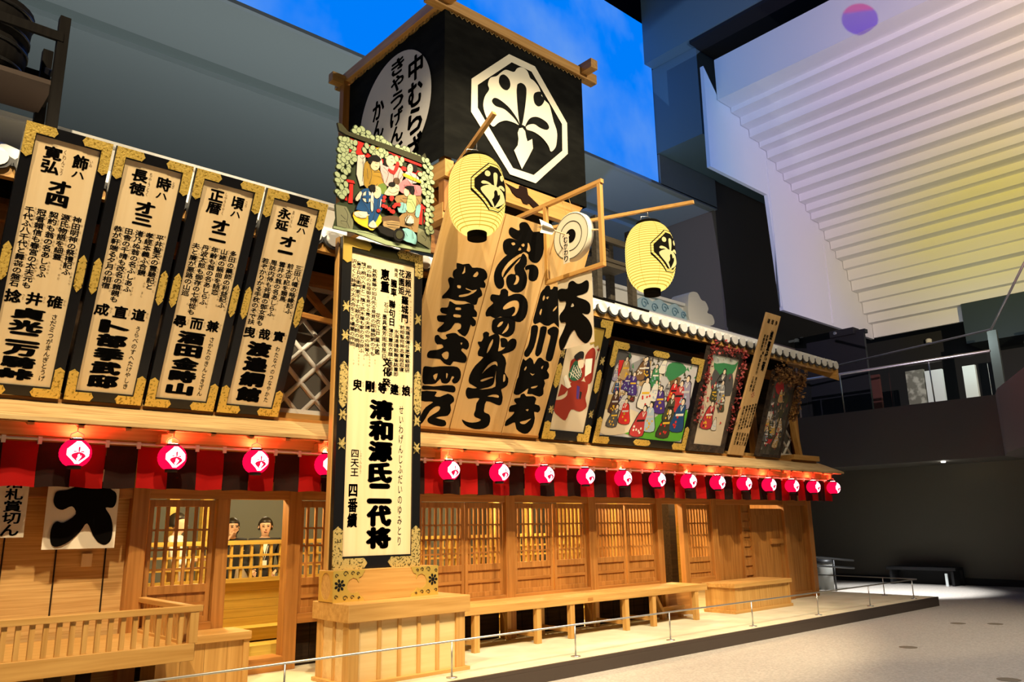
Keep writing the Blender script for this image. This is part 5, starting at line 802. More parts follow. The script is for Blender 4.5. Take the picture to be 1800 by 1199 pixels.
# rocky framed picture with red maple leaves
MAPLE = mat('red_maple_leaf', (.30, .030, .030), .7); MAPL2 = mat('pale_red_leaf', (.34, .07, .06), .7); OAK = mat('brown_oak_leaf', (.13, .055, .015), .8); OAK2 = mat('tan_oak_leaf', (.26, .13, .035), .8)
BARK = mat('dark_bark_frame', (.055, .034, .022), .85, noise=((9, 9, 9), (.02, .013, .010), .35, .65), bump=(22, .8)); GRND = mat('dusk_painting_ground', (.055, .050, .040), .7, noise=((7, 7, 7), (.16, .14, .11), .45, .75))
r, _ = framed('maple_picture', 'picture of a warrior below green hills, its bark frame trimmed with red leaves', (11.06, 8.0, 2.8), A(19.3), 1.04, 1.80, .12, 'painting', frame=BARK, panel=PAL['sepia'], gold=None, depth=.08)
m = MB(); mt = []; paint(m, mt, [q for q in PAINT3 if q[0] in ('ggreen', 'mist', 'dgrey')], .013)
for i, (x, z, hh, c) in enumerate(((.50, 1.02, .46, 'dgrey'), (.62, .88, .40, 'grey'), (.42, .90, .30, 'olive'), (.70, .74, .26, 'olive'), (.36, .42, .48, 'redf'), (.60, .40, .22, 'pale'))): figure(m, mt, x, z, hh, c, .0105-.0001*i, i+70)
for i in range(26):
    c = rn.choice(['black', 'dgrey', 'redf', 'pale', 'olive'])
    if c not in mt: mt.append(c)
    m.m = mt.index(c); x, z = rn.uniform(.2, .8), rn.uniform(.42, 1.35); m.poly([(x, z), (x+rn.uniform(.02, .07), z+rn.uniform(-.03, .03)), (x+rn.uniform(0, .04), z+rn.uniform(.03, .08))], .0085)
m.build('picture', [PAL[c] for c in mt], r)
def leaves(n, zone, seed, mats, size, name, parent):
    m = MB(); rn = random.Random(seed)
    for i in range(n):
        x, y, z = zone(rn); m.m = rn.randrange(len(mats)); s = size*rn.uniform(.6, 1.3)
        R3 = Matrix.Rotation(rn.uniform(0, 6.3), 3, 'X') @ Matrix.Rotation(rn.uniform(0, 6.3), 3, 'Y') @ Matrix.Rotation(rn.uniform(0, 6.3), 3, 'Z')
        pts = [R3 @ Vector((s*math.cos(a)*q, 0, s*math.sin(a)*q))+Vector((x, y, z)) for a, q in zip([2*PI*j/10 for j in range(10)], (1, .45, .9, .45, 1, .45, .9, .45, 1, .5))]
        m.add([Vector((x, y, z))]+pts, [(0, 1+j, 1+(j+1) % 10) for j in range(10)])
    return m.build(name, mats, parent)
def edge_zone(w, h, t):
    def f(rn):
        s = rn.random()
        if s < .42: return (rn.gauss(.04, t), rn.uniform(-.07, -.01), rn.uniform(.5, h))
        if s < .66: return (rn.uniform(0, w), rn.uniform(-.07, -.01), h+rn.gauss(0, t))
        return (w+rn.gauss(-.02, t), rn.uniform(-.07, -.01), rn.uniform(.4, h))
    return f
leaves(420, edge_zone(1.04, 1.80, .045), 4, [MAPLE, MAPLE, MAPL2], .030, 'maple_leaves', r)
r, _ = framed('oak_picture', 'dark crowded picture topped with brown leaves, last one at the roof end', (13.20, 8.0, 2.8), A(19), .80, 1.62, .05, 'painting', frame=BARK, panel=GRND, gold=None, depth=.08)
m = MB(); mt = []; paint(m, mt, PAINT5, .013)
rn = random.Random(2)
for i in range(70):
    c = rn.choice(['grey', 'olive', 'dgrey', 'black', 'tan', 'redf', 'dbrown'])
    if c not in mt: mt.append(c)
    m.m = mt.index(c); x, z = rn.uniform(.08, .68), rn.uniform(.1, 1.35); m.poly([(x, z), (x+rn.uniform(.02, .06), z+rn.uniform(-.04, .03)), (x+rn.uniform(0, .05), z+rn.uniform(.04, .11))], .0122-.00002*i)
for i in range(12): figure(m, mt, rn.uniform(.12, .66), rn.uniform(.15, 1.2), rn.uniform(.2, .3), rn.choice(['redf', 'olive', 'pale', 'dgrey', 'tan']), .0105-.0001*i, i+40)
m.build('picture', [PAL[c] for c in mt], r)
def oakz(rn):
    s = rn.random()
    if s < .65: return (rn.uniform(-.1, .95), rn.uniform(-.14, .03), 1.56+rn.gauss(.06, .075)-.1*rn.random())
    return (.86+rn.gauss(0, .05), rn.uniform(-.12, .03), rn.uniform(.75, 1.6))
leaves(900, oakz, 6, [OAK, OAK, OAK2], .036, 'oak_leaves', r)
# narrow leaning notice board
r = E('narrow_notice', 'narrow tan notice board leaning out past the roof edge between two pictures', 'sign', (12.24, 7.98, 2.79), (A(22.6), 0, 0))
box(0, .455, 0, .04, 0, 2.60).build('board', W_tan, r, .004)
m = MB(); Y = -.0015
for i, t in enumerate('浄瑠璃'): put(m, t, .36-i*.125, 2.46, .08, .09, Y, .03, True)
column(m, '娘壹代菊', .315, 2.32, .10, .185, Y, .05, True, .004)
for t, x, z, hh in (('歌舞伎十八番', .20, 2.22, .060), ('常磐津連中', .115, 2.22, .062), ('岸澤菊吉作', .165, 1.86, .075), ('清元延寿', .20, 1.45, .07), ('三味線方', .11, 1.45, .07)): column(m, t, x, z, .062, hh, Y, .025)
for i, t in enumerate(('常磐津豊太夫相勤', '常磐津太夫上下連', '岸澤文字兵衛弟子', '唄囃子三味連中衆', '笛太鼓小鼓大鼓方')): column(m, t, .41-i*.083, .98-.02*i, .062, .056, Y, .022)
for i in range(5): column(m, ('鳥羽屋', '杵屋六', '望月太', '田中傳', '福原百')[i], .41-i*.083, .42, .06, .08, Y, .022)
m.build('lettering', INK, r)
m = MB()
for q in range(6): a = q*PI/3; m.bar((.235+.02*math.cos(a), -.001, 1.12+.02*math.sin(a)), (.235+.055*math.cos(a), -.001, 1.12+.055*math.sin(a)), .012, .002, (0, 1, 0))
m.build('small_crest', MAPLE, r)
# ---------------------------------------------------------------- striped curtain under the eave
r = E('striped_curtain', 'long red and black striped curtain hanging from a pink lit rod under the eave', 'curtain', (7.0, 7.86, 2.0))
SX = -7.0
MB().tube([(-3+SX, .0, .41), (15.45+SX, 0, .41)], .013, 8).build('curtain_rod', WHITE, r)
rn = random.Random(1)
for k in range(-4, 53):
    xa, xb = 1.2168+.2717*k+SX, 1.2168+.2717*(k+1)+SX
    vs = []; fs = []; nx, nz = 8, 6; ph = rn.uniform(0, 6)
    for j in range(nz+1):
        for i in range(nx+1):
            t = i/nx; q = j/nz; vs.append((xa+(xb-xa)*t+.008*math.sin(ph+q*2)*(1-q), .014*math.sin(ph+t*5)*(1-q)**.7+.01*(1-q)*math.sin(k), .385*q+.006*math.sin(ph*2+t*4)*(1-q)))
    for j in range(nz):
        for i in range(nx): a = j*(nx+1)+i; fs.append((a, a+1, a+nx+2, a+nx+1))
    MB().add(vs, fs, True).build('cloth_stripe', CL_red if k % 2 == 0 else CL_blk, r)
    box(xa-.016, xa+.016, -.018, .018, .365, .428).build('hanging_loop', WHITE, r)
# ---------------------------------------------------------------- lanterns
def wrap(mb, loops, rad, y_off, scale, cz=0.0, cuts=2):
    if loops and not isinstance(loops[0][0], (tuple, list)): loops = [loops]
    t = MB(); t.poly([[(x*scale, z*scale) for x, z in l] for l in loops], 0)
    bm = bmesh.new(); vv = [bm.verts.new(v) for v in t.v]
    for f in t.f:
        try: bm.faces.new([vv[i] for i in f])
        except ValueError: pass
    for _ in range(cuts): bmesh.ops.subdivide_edges(bm, edges=[e for e in bm.edges if e.calc_length() > .03], cuts=1, use_grid_fill=True)
    bmesh.ops.triangulate(bm, faces=bm.faces[:])
    bm.verts.index_update(); out = []
    for v in bm.verts:
        z = v.co.z+cz; R = rad(z)+y_off; R0 = rad(cz); a = v.co.x/R0; out.append((R*math.sin(a), -R*math.cos(a), z))
    mb.add(out, [tuple(v.index for v in f.verts) for f in bm.faces]); bm.free()
def yrad(z): return .335*max(.05, 1-abs(z/.52)**3.0)**.55
def yellow_lantern(loc, sc, label):
    r = E('paper_lantern', label, 'lantern', loc, group='big yellow lanterns'); r.scale = (sc, sc, sc)
    prof = []; mats = []; n = 27
    for i in range(n):
        z0 = -.475+.95*i/n; z1 = -.475+.95*(i+1)/n; d = z1-z0
        prof += [(yrad(z0+d*.12)-.0, z0+d*.12), (yrad(z0+d*.5)+.006, z0+d*.5), (yrad(z0+d*.86), z0+d*.86)]
        mats += [0, 0, 1]
    MB().lathe(prof, 40, mats=mats).build('paper_shade', [LT_yel, LT_rib], r)
    m = MB()
    for k in range(8):
        a = 2*PI*k/8+.25; pts = []
        for i in range(19): z = -.46+.92*i/18; R = yrad(z)+.0065; pts.append((R*math.cos(a), R*math.sin(a), z))
        m.tube(pts, .0022, 4)
    m.build('seam_thread', LT_rib, r)
    m = MB(); C = lambda p, k=4: smooth(p, k)
    wrap(m, [C_OCT, [(x*1.10, z*1.10) for x, z in C_IN]], yrad, .015, .30, cuts=4)
    wrap(m, [(x*.98, z*.98) for x, z in C_IN], yrad, .013, .30, cuts=4)
    m.m = 1
    for d in (C_D1, C_D2, C_D3, C_E1, C_E2): wrap(m, C(d), yrad, .018, .30, cuts=3)
    low = [(-.40, -.03), (-.62, -.16), (-.55, -.35), (-.30, -.62), (-.06, -.86), (.12, -.80), (.40, -.62), (.62, -.42), (.55, -.30), (.42, -.14), (.20, -.04), (.05, .0), (-.15, .02)]
    wrap(m, C(low, 2), yrad, .017, .30, cuts=3); m.m = 0; wrap(m, C_STEM, yrad, .021, .30, cuts=3)
    m.build('crest', [LT_ink, LT_yl2], r)
    MB().lathe([(.115, -.55), (.118, -.47), (.10, -.46)], 24).build('lower_ring', LT_ink, r)
    MB().lathe([(.165, .47), (.17, .50), (.15, .515)], 24).build('upper_ring', LT_ink, r)
    m = MB(); m.tube([(-.16, 0, .50), (-.15, 0, .56), (0, 0, .60), (.15, 0, .56), (.16, 0, .50)], .006, 5).tube([(0, 0, .60), (0, 0, .70)], .006, 5); m.build('hanging_wire', STEEL, r)
    return r
yellow_lantern((5.15, 6.32, 5.18), .93, 'big yellow paper lantern with octagon crest, hanging in front of the black tower')
yellow_lantern((8.15, 6.30, 5.12), .98, 'big yellow paper lantern hanging at the right from the long pole beyond the target')
o = MB().bar((5.12, 6.74, 5.60), (5.12, 5.97, 6.035), .05, .05).build('lantern_pole', W_hy, bevel=.003)
MB().bar((5.14, 6.74, 5.61), (5.78, 7.60, 6.14), .04, .04).build('bracket_arm', W_hy, o)
tag(o, 'short square pole tilting upward above the left yellow lantern', 'pole')
tag(MB().bar((7.28, 8.29, 5.80), (8.41, 5.72, 5.80), .045, .045).build('lantern_pole', W_hy, bevel=.003), 'long square pole carrying the right yellow lantern, passing behind the target frame', 'pole')
def rrad(z): return .127*math.sqrt(max(.02, 1-(z/.128)**2)) if abs(z) < .1279 else .02
def red_lantern():
    r = E('red_lantern', 'x', 'lantern', (0, 0, 0), group='small red lanterns under the eave')
    prof = []; n = 14
    for i in range(n+1): z = -.108+.216*i/n; prof.append((rrad(z)+(.0022 if i % 2 else 0), z))
    MB().lathe(prof, 28).build('paper_shade', LT_red, r)
    m = MB(); wrap(m, C_OCT, rrad, .003, .098, cuts=3); m.m = 1
    low = [(-.40, -.10), (-.60, -.30), (-.42, -.55), (-.06, -.80), (.12, -.78), (.42, -.55), (.60, -.35), (.40, -.14), (.05, -.02)]
    wrap(m, smooth(low, 2), rrad, .0045, .098, cuts=2); wrap(m, C_D1, rrad, .0045, .08, cuts=1)
    wrap(m, C_D2, rrad, .0045, .07, cuts=1); wrap(m, C_D3, rrad, .0045, .07, cuts=1); m.m = 0; wrap(m, C_STEM, rrad, .006, .098, cuts=2)
    m.build('lit_crest', [LT_wht, LT_rin], r)
    MB().lathe([(.055, -.135), (.056, -.108), (.05, -.104)], 18).build('lower_ring', IRON, r)
    m = MB().lathe([(.056, .104), (.058, .125), (.055, .128)], 18); m.build('upper_ring', IRON, r)
    MB().lathe([(.045, .1285), (.045, .130)], 14).build('bulb_glow', LT_bulb, r)
    m = MB().tube([(-.055, 0, .125), (-.05, 0, .165), (0, 0, .19), (.05, 0, .165), (.055, 0, .125)], .004, 5).tube([(0, 0, .19), (0, 0, .235)], .004, 5); m.build('hanging_wire', IRON, r)
    return r
XS = [1.74, 2.56, 3.38, 4.17] + [5.81+.797*k for k in range(13)]
WHERE = ['red lantern above the big 大 banner, leftmost one', 'red lantern above the post left of the lattice window', 'red lantern above the open doorway with visitors', 'red lantern peeking out left of the tall signboard',
 'red lantern first to the right of the tall signboard', 'red lantern second to the right of the tall signboard', 'red lantern third to the right of the tall signboard', 'red lantern fourth to the right of the tall signboard', 'red lantern fifth to the right of the tall signboard',
 'red lantern sixth to the right of the tall signboard', 'red lantern just left of the narrow dark doorway below', 'red lantern above the lattice door right of the narrow doorway', 'red lantern fifth from the right roof end', 'red lantern fourth from the right roof end', 'red lantern third from the right roof end', 'red lantern second from the right roof end', 'red lantern at the very right end of the eave, against the dark hall']
pro = red_lantern()
for i, x in enumerate(XS):
    o = pro if i == 0 else copy_tree(pro)
    o.location = (x, 7.69, 2.285-.0026*(x-1.74)); o['label'] = WHERE[i]
# ---------------------------------------------------------------- target frame, target, arrow, banners
r = E('target_frame', 'square wooden frame projecting from the facade with an archery target inside', 'frame', (6.50, 6.611, 4.483)); r.scale = (.853, .853, .853)
box(-.03, .03, -1.12, .75, 1.19, 1.25).build('rail', W_hy, r, .003); box(-.03, .03, -1.10, .03, 0, .06).build('rail', W_hy, r, .003)
for y in (-1.10, -.03): box(-.03, .03, y, y+.06, .06, 1.19).build('upright', W_hz, r, .003)
MB().tube([(0, -.62, .66), (0, -1.07, .52)], .014, 6).build('side_peg', W_sign, r)
r = E('archery_target', 'round white archery target with black bull and rings, hanging in the wooden frame', 'target', (6.49, 6.145, 4.97)); r.scale = (.853, .853, .853)
MB().lathe([(.33, -.05), (.35, -.04), (.35, .05), (.34, .055)], 40, axis='x').build('disc', CRM, r)
m = MB()
for q in (1,):
    m.poly([ell(0, 0, .333, .333, 40), ell(0, 0, .325, .325, 40)], 0); m.poly([ell(0, 0, .22, .22, 36), ell(0, 0, .208, .208, 36)], 0); m.poly(ell(0, 0, .10, .10, 28), 0)
o = m.build('ring_marking', INK, r); o.rotation_euler = (0, 0, -PI/2); o.location = (-.0525, 0, 0)
for p, q in (((0, -.02, .33), (0, .06, .62)), ((0, .1, .32), (0, .2, .62))): MB().tube([p, q], .004, 5).build('hanging_cord', ROPE, r)
r = E('arrow', 'white fletched arrow stuck in the target with a small paper strip', 'arrow', (6.43, 6.16, 4.97)); r.scale = (.853, .853, .853)
MB().tube([(.0, -.01, .0), (-.40, .10, .07)], .011, 6).build('shaft', W_sign, r)
m = MB()
for s in (1, -1): m.add([(-.22, .05+.003*s, .04), (-.42, .106+.003*s, .075), (-.45, .112+.003*s, .075+.10*s), (-.27, .062+.003*s, .045+.075*s)], [(0, 1, 2, 3)])
for s in (1, -1): m.add([(-.22, .05, .04), (-.42, .106, .075), (-.45, .112+.06*s, .075), (-.27, .062+.05*s, .045)], [(0, 1, 2, 3)])
m.build('fletching', WHITE, r)
m = MB(); m.box(-.07, -.064, -.06, .05, -.42, .0); m.build('paper_strip', PAPER, r)
m = MB(); column(m, 'むかわり', 0, -.03, .075, .09, 0, .025, True, .002); o = m.build('strip_lettering', INK, r); o.rotation_euler = (0, 0, -PI/2); o.location = (-.0712, -.005, 0)
def cloth_banner(name, label, loc, rot, w, h, drop, shapes=None, txt=None):
    r = E(name, label, 'banner', loc, rot); vs = []; fs = []; nx, nz = 10, 16
    for j in range(nz+1):
        for i in range(nx+1): t = i/nx; q = j/nz; vs.append((w*t, .004*math.sin(5*t+2*q), h*q))
    for j in range(nz):
        for i in range(nx): a = j*(nx+1)+i; fs.append((a, a+1, a+nx+2, a+nx+1))
    MB().add(vs, fs, True).build('cloth', PAPER, r)
    m = MB()
    for s in shapes or []: m.poly(smooth([(min(max(x, .004), w-.004), z) for x, z in s[0]], 3) if len(s) == 1 else [smooth([(min(max(x, .004), w-.004), z) for x, z in l], 3) for l in s], -.0065)
    for t, x, zt, ww, hh, off in txt or []: column(m, t, x, zt, ww, hh, -.0065, off, True, .004)
    m.build('lettering', INK, r)
    return r
r = cloth_banner('hanging_banner', 'white hanging banner with a fat black 大入 mark below the target frame', (6.50, 6.440, 3.630), (0, 0, -PI/2), .66, 1.0, 0, OIRI); r.scale = (.853, .853, .853)
m = MB().tube([(-.16, 0, 1.02), (.75, 0, 1.02)], .012, 6); m.build('bamboo_rod', W_sign, r)
m = MB()
for x in (.0, .2, .42, .62): m.box(x, x+.04, -.016, .016, .99, 1.035)
m.build('cloth_tab', PAPER, r)
r = cloth_banner('hanging_banner', 'white banner with a fat black 大 mark hanging on the blind at left', (1.66, 8.17, 1.468), (0, 0, 0), .60, .72, 0, [[[(x-.21, z-.028) for x, z in OIRI2[0][0]]]])
r = cloth_banner('paper_notice', 'white paper notice with cursive writing, cut by the left picture edge', (.95, 8.17, 1.578), (0, 0, 0), .56, .60, 0, None, [('落札賞切ん', .45, .52, .14, .098, .02), ('ふ合ハいさ', .24, .52, .14, .098, .02)])
# ---------------------------------------------------------------- platform things
r = E('long_bench', 'long hinoki bench on slim legs in front of the lattice doors', 'bench', (8.2, 7.98, .165))
for i in range(3): box(-2.72, 2.62, -.33+i*.225, -.33+(i+1)*.225-.004, .445, .515).build('seat_plank', W_hx, r, .004)
MB().box(-2.72, 2.62, -.345, -.31, .425, .518).build('front_apron', W_hx, r, .004)
for i, x in enumerate((6.197, 7.204, 7.814, 8.91, 9.512, 10.548)):
    box(x-8.2-.04, x-8.2+.04, -.335, -.265, 0, .43).build('leg', W_hz, r, .004)
    MB().box(x-8.2-.035, x-8.2+.035, .24, .30, 0, .445).build('leg', W_hz, r, .004)
    MB().box(x-8.2-.02, x-8.2+.02, -.265, .24, .08, .13).build('stretcher', W_hy, r)
box(.0-.1, .1-.1, -.3475, -.345, .45, .49).build('peg_plate', W_cx, r)
r = E('folding_rest', 'small folded wooden stool frame leaning under the far end of the bench', 'stool', (10.25, 8.12, .165))
MB().bar((-.18, 0, .41), (0, -.02, .10), .05, .09, (0, 1, 0)).build('leg', W_hz, r); MB().box(-.02, .55, -.05, .03, .12, .18).build('seat', W_hx, r); box(.45, .52, -.04, .02, 0, .12).build('leg', W_hz, r); box(-.02, .05, -.04, .02, 0, .12).build('leg', W_hz, r)
r = E('plank_chest', 'low plank chest bench with a lid by the closed wall', 'chest', (12.48, 7.98, .165))
box(-.90, .90, -.34, .30, .40, .47).build('lid', W_hx, r, .006)
m = MB()
for i in range(7): m.box(-.86+i*.2457, -.86+(i+1)*.2457-.004, -.30, .27, .03, .40)
m.build('side_board', W_hz, r); MB().box(-.90, .90, -.325, .29, 0, .05).build('plinth', W_hx, r, .003)
for x in (.80, -.86): box(x, x+.06, -.312, -.30, .05, .40).build('corner_strip', W_hz, r)
r = E('entrance_step', 'wooden step box between the railed stage and the open doorway', 'step', (3.0, 8.0, .165))
box(-.40, .50, -.18, .28, .41, .485).build('top', W_hx, r, .005)
m = MB()
for i in range(4): m.box(-.38+i*.22, -.38+(i+1)*.22-.003, -.14, .26, 0, .41)
m.build('side_board', W_hz, r)
MB().box(.43, .49, -.16, -.10, 0, .41).build('corner_post', W_hz, r, .003)
# railed stage at far left
r = E('railed_stage', 'small wooden stage with slatted balustrade at the lower left', 'stage', (.6, 7.6, .165))
box(-3.2, 1.98, -.66, .70, .42, .52).build('deck', W_hx, r)
MB().box(-3.2, 2.0, -.70, -.64, .41, .545).build('front_beam', W_hx, r, .004); MB().box(1.96, 2.02, -.66, .70, .41, .545).build('side_beam', W_hy, r, .004)
MB().box(-3.2, 2.05, -.705, -.635, .79, .84).build('top_rail', W_hx, r, .004); MB().box(1.95, 2.03, -.66, .72, .79, .835).build('side_rail', W_hy, r, .004)
for i in range(36): x = 1.885-i*.0895; box(x-.017, x+.017, -.685, -.65, .545, .79).build('baluster', W_hz, r)
box(1.95, 2.02, -.70, -.63, .545, .79).build('corner_post', W_hz, r, .003)
for i in range(14): y = -.58+i*.088; box(1.975, 2.005, y-.017, y+.017, .54, .79).build('baluster', W_hz, r)
for x, y in ((-3.0, -.5), (.98, -.5), (1.4, .3), (-3.0, .3)): box(x, x+.1, y, y+.1, 0, .42).build('leg', W_dark, r)
# low steel barrier along the platform edge
r = E('low_barrier', 'low thin steel barrier running along the platform edge', 'barrier', (8.5, 6.62, .165))
MB().tube([(-8.5, 0, .34), (7.62, 0, .34), (7.66, .04, .34), (8.0, 2.6, .34)], .011, 6).build('rail', STEEL, r)
for x, y in [(x-8.5, 0) for x in (-.25, 1.5, 3.27, 5.04, 6.79, 8.52, 10.42, 12.3, 14.1, 15.9)] + [(7.75, .7), (7.98, 2.4)]:
    p = MB().tube([(x, y, .012), (x, y, .34)], .009, 6).build('barrier_post', STEEL, r)
    MB().lathe([(.055, 0), (.055, .008), (.02, .014)], 16, (x, y, 0)).build('base_plate', STEEL, p)
# ---------------------------------------------------------------- water barrels on roof racks
def barrel(loc, rr, h, label, tilt=0):
    b = E('water_barrel', label, 'barrel', loc); m = MB().lathe([(rr*.93, 0), (rr, h), (rr*.95, h), (rr*.93, h-.03)], 28); m.build('tub', W_old if rr < .3 else W_blk, b)
    for q in (.2, .78): MB().lathe([(rr*(.935+.07*q), h*q), (rr*(.935+.07*q)+.012, h*q), (rr*(.935+.07*q)+.012, h*q+.03), (rr*(.935+.07*q), h*q+.03)], 28).build('hoop', DSTEEL if rr > .3 else W_old, b)
    return b
r = E('barrel_rack', 'black wooden rack on the roof at the top left holding dark barrels', 'rack', (.80, 8.9, 5.45))
for x in (-.55, .57):
    for y in (-.42, .35): box(x-.05, x+.05, y-.05, y+.05, -.25 if y < 0 else .05, 1.40).build('upright', W_blk, r, .004)
MB().box(-.6, .55, -.40, .33, .62, .67).build('shelf', mat('brown_shelf', (.05, .03, .02), .7), r); box(-.55, .57, -.48, -.44, 1.10, 1.20).build('cross_rail', W_blk, r); box(-.55, .57, .46, .50, 1.10, 1.20).build('cross_rail', W_blk, r)
MB().bar((.57, -.37, .75), (.57, .3, 1.15), .05, .06).build('side_brace', W_blk, r); box(.54, .6, -.4, .35, .70, .78).build('side_rail', W_blk, r)
barrel((.74, 8.87, 6.121), .40, .36, 'lower dark hooped barrel on the rack at the top left')
barrel((.74, 8.87, 6.482), .42, .40, 'upper dark hooped barrel on the rack at the top left')
r = E('barrel_rack', 'grey wooden rack on the roof behind the right yellow lantern', 'rack', (10.1, 8.75, 5.33))
for x in (-.45, .45):
    for y in (-.15, .35): box(x-.06, x+.06, y-.06, y+.06, -.06 if y < 0 else .16, 1.42 if x > 0 else 1.5).build('upright', W_old, r, .004)
    MB().bar((x, -.45, -.13), (x, .55, .33), .13, .07).build('foot', W_blk, r)
MB().box(-.5, .5, -.20, .40, .72, .78).build('shelf', W_old, r); box(-.5, .5, -.20, -.12, 1.08, 1.18).build('cross_rail', W_old, r); box(-.5, .5, -.18, -.12, .64, .72).build('cross_rail', W_old, r)
barrel((10.0, 8.85, 6.111), .17, .26, 'small grey barrel on the rack shelf behind the right lantern')
# ---------------------------------------------------------------- gallery behind the right end
GLASS = mat('gallery_glass', (.9, .97, .95), .02, trans=1.0); GLASS.node_tree.nodes['Principled BSDF'].inputs['IOR'].default_value = 1.02
LIGHTP = mat('white_display_panel', (.80, .86, .84), .6)
r = E('glass_balustrade', 'glass balustrade with round steel handrails along the dark gallery', 'balustrade', (20.62, 9.5, 4.42))
for i in range(4): box(-.008, .008, -3.3+i*2.3, -1.04+i*2.3, .0, 1.0).build('glass_pane', GLASS, r)
MB().tube([(0, -3.4, 1.06), (0, 6.0, 1.06)], .035, 8).build('handrail', STEEL, r)
for y in (-2.0, .3, 2.6): MB().tube([(.05, y, 0), (0, y, 1.06)], .016, 6).build('stanchion', STEEL, r)
tag(MB().tube([(20.6, 9.9, 5.72), (20.6, 6.0, 5.98), (17.0, 4.2, 6.4)], .025, 8).build('handrail', STEEL), 'upper thin steel handrail rising to the right above the glass balustrade', 'handrail')
for nm, lb, x, y0, y1, z0, z1, mt in (('display_panel', 'white display panel standing behind the gallery glass, left of two', 26, 9.11, 9.62, 3.281, 6.17, LIGHTP), ('display_panel', 'white display panel standing behind the gallery glass, right of two', 26, 8.17, 8.52, 3.281, 6.15, LIGHTP),
    ('display_panel', 'tall pale panel at the right end of the gallery glass', 26, 6.4, 6.78, 3.281, 6.6, LIGHTP), ('photo_panel', 'grey photo panel beside the white panel in the gallery', 26, 9.66, 10.2, 3.281, 6.25, mat('grey_photo_print', (.20, .20, .16), .6, noise=((5, 5, 5), (.5, .5, .42), .45, .6))),
    ('information_board', 'dull red information panel in the dark gallery', 26, 11.05, 11.8, 3.281, 6.3, mat('dull_red_panel', (.10, .032, .025), .6)), ('case', 'tall black display case rising above the gallery parapet', 24, 10.5, 12.4, 3.28, 7.3, BLACKM),
    ('column', 'grey square column at the right of the gallery', 26, 7.45, 7.70, 3.28, 7.1, mat('grey_green_column', (.06, .075, .075), .6)), ('light_panel', 'bright white box glowing at the far right of the gallery', 26.4, 5.9, 6.6, 6.95, 7.15, glow('gallery_light', (.85, 1, .97), .9))):
    o = tag(box(x, x+.12, y0, y1, z0, z1).build(nm, mt), lb, nm.replace('_', ' '))
lamp('gallery_lamp', (25.2, 8.0, 6.9), 60, (.85, 1, .96), .2)
r = E('projector', 'black projector with a small lens lying on top of the black case', 'projector', (24.1, 11.2, 7.3))
box(-.2, .2, -.45, .35, .0, .22).build('body', BLACKM, r, .02); MB().lathe([(.05, -.24), (.06, -.2), (.05, -.19)], 14, (0, .15, .12), 'x').build('lens', STEEL, r); box(-.1, .1, -.75, -.45, .0, .12).build('body_foot', BLACKM, r)
for nm, lb, x, y, z in (('security_camera', 'white dome camera on the dark wall above the roof end', 29.6, 15.7, 8.75), ('security_camera', 'white camera on the dark gallery wall below the stepped ceiling', 29.85, 10.75, 7.85)):
    r = E(nm, lb, 'camera', (x, y, z))
    MB().lathe([(.10, .0), (.11, .12), (.06, .16)], 18).build('mount', WHITE, r); MB().lathe([(.02, -.10), (.08, -.06), (.095, 0)], 18).build('dome', DSTEEL, r)
    (box(0, .15, -.05, .05, .04, .12) if y < 12 else box(-.06, .06, .05, .32, .04, .12)).build('bracket', WHITE, r)
tag(box(30.5, 30.7, 15.9, 16.02, 8.75, 9.15).build('wall_sensor', WHITE), 'small white box on the dark wall right of the dome camera', 'sensor')
lamp('downlight', (20.95, 7.6, 2.9), 1.5, (1, .95, .85), .03)
tag(MB().lathe([(.05, 0), (.055, .03)], 16, (20.95, 7.6, 2.97)).build('downlight', glow('downlight_lens', (1, .95, .85), 4)), 'tiny round downlight in the dark soffit under the gallery', 'light')
r = E('wall_bench', 'low black bench against the dark wall at the far right', 'bench', (21.75, 8.72, 0))
box(-.25, .25, -.85, .85, .36, .44).build('seat', BLACKM, r, .01); box(.18, .26, -.85, .85, .0, .36).build('back_panel', BLACKM, r)
for y in (-.78, .72): box(-.22, .16, y, y+.06, 0, .36).build('leg', BLACKM, r)
tag(box(21.46, 21.50, 8.06, 8.12, 0.0, .30).build('leg_glint', LIGHTP), 'thin white upright marker put in for the reflection at the bench leg', 'glint')  # solid white strip standing in for a reflection on the bench leg
r = E('waste_bin', 'grey round waste bin behind the ramp rails right of the theatre', 'bin', (18.95, 9.95, 0))
MB().lathe([(.20, 0), (.21, .62), (.19, .66)], 24).build('body', mat('grey_bin', (.20, .20, .18), .5), r); MB().lathe([(.22, .60), (.22, .68), (.14, .72)], 24).build('lid', DSTEEL, r)
r = E('ramp_rail', 'dark steel ramp handrails standing behind the theatre corner', 'handrail', (18.4, 9.5, 0))
for z0, z1 in ((.88, .66), (.68, .48)): MB().tube([(-1.6, 0, z0), (1.2, 0, z1)], .022, 8).build('rail', DSTEEL, r)
for x in (-1.1, 0.2): MB().tube([(x, 0, 0), (x, 0, .86-(x+1.6)*.078)], .022, 8).build('post', DSTEEL, r)
DISC = mat('worn_floor_disc', (.20, .16, .11), .6)
for i, (x, y, l) in enumerate(((13.98, 5.19, 'brown floor disc nearest the platform corner'), (14.27, 4.75, 'brown floor disc at the right, beyond the others'), (11.0, 4.73, 'brown floor disc in the middle of the open floor'), (9.49, 3.11, 'brown floor disc nearest the lower right picture corner'))):
    tag(MB().lathe([(.11, 0.0), (.11, .003), (.10, .004)], 24, (x, y, 0)).build('floor_disc', DISC), l, 'floor disc')
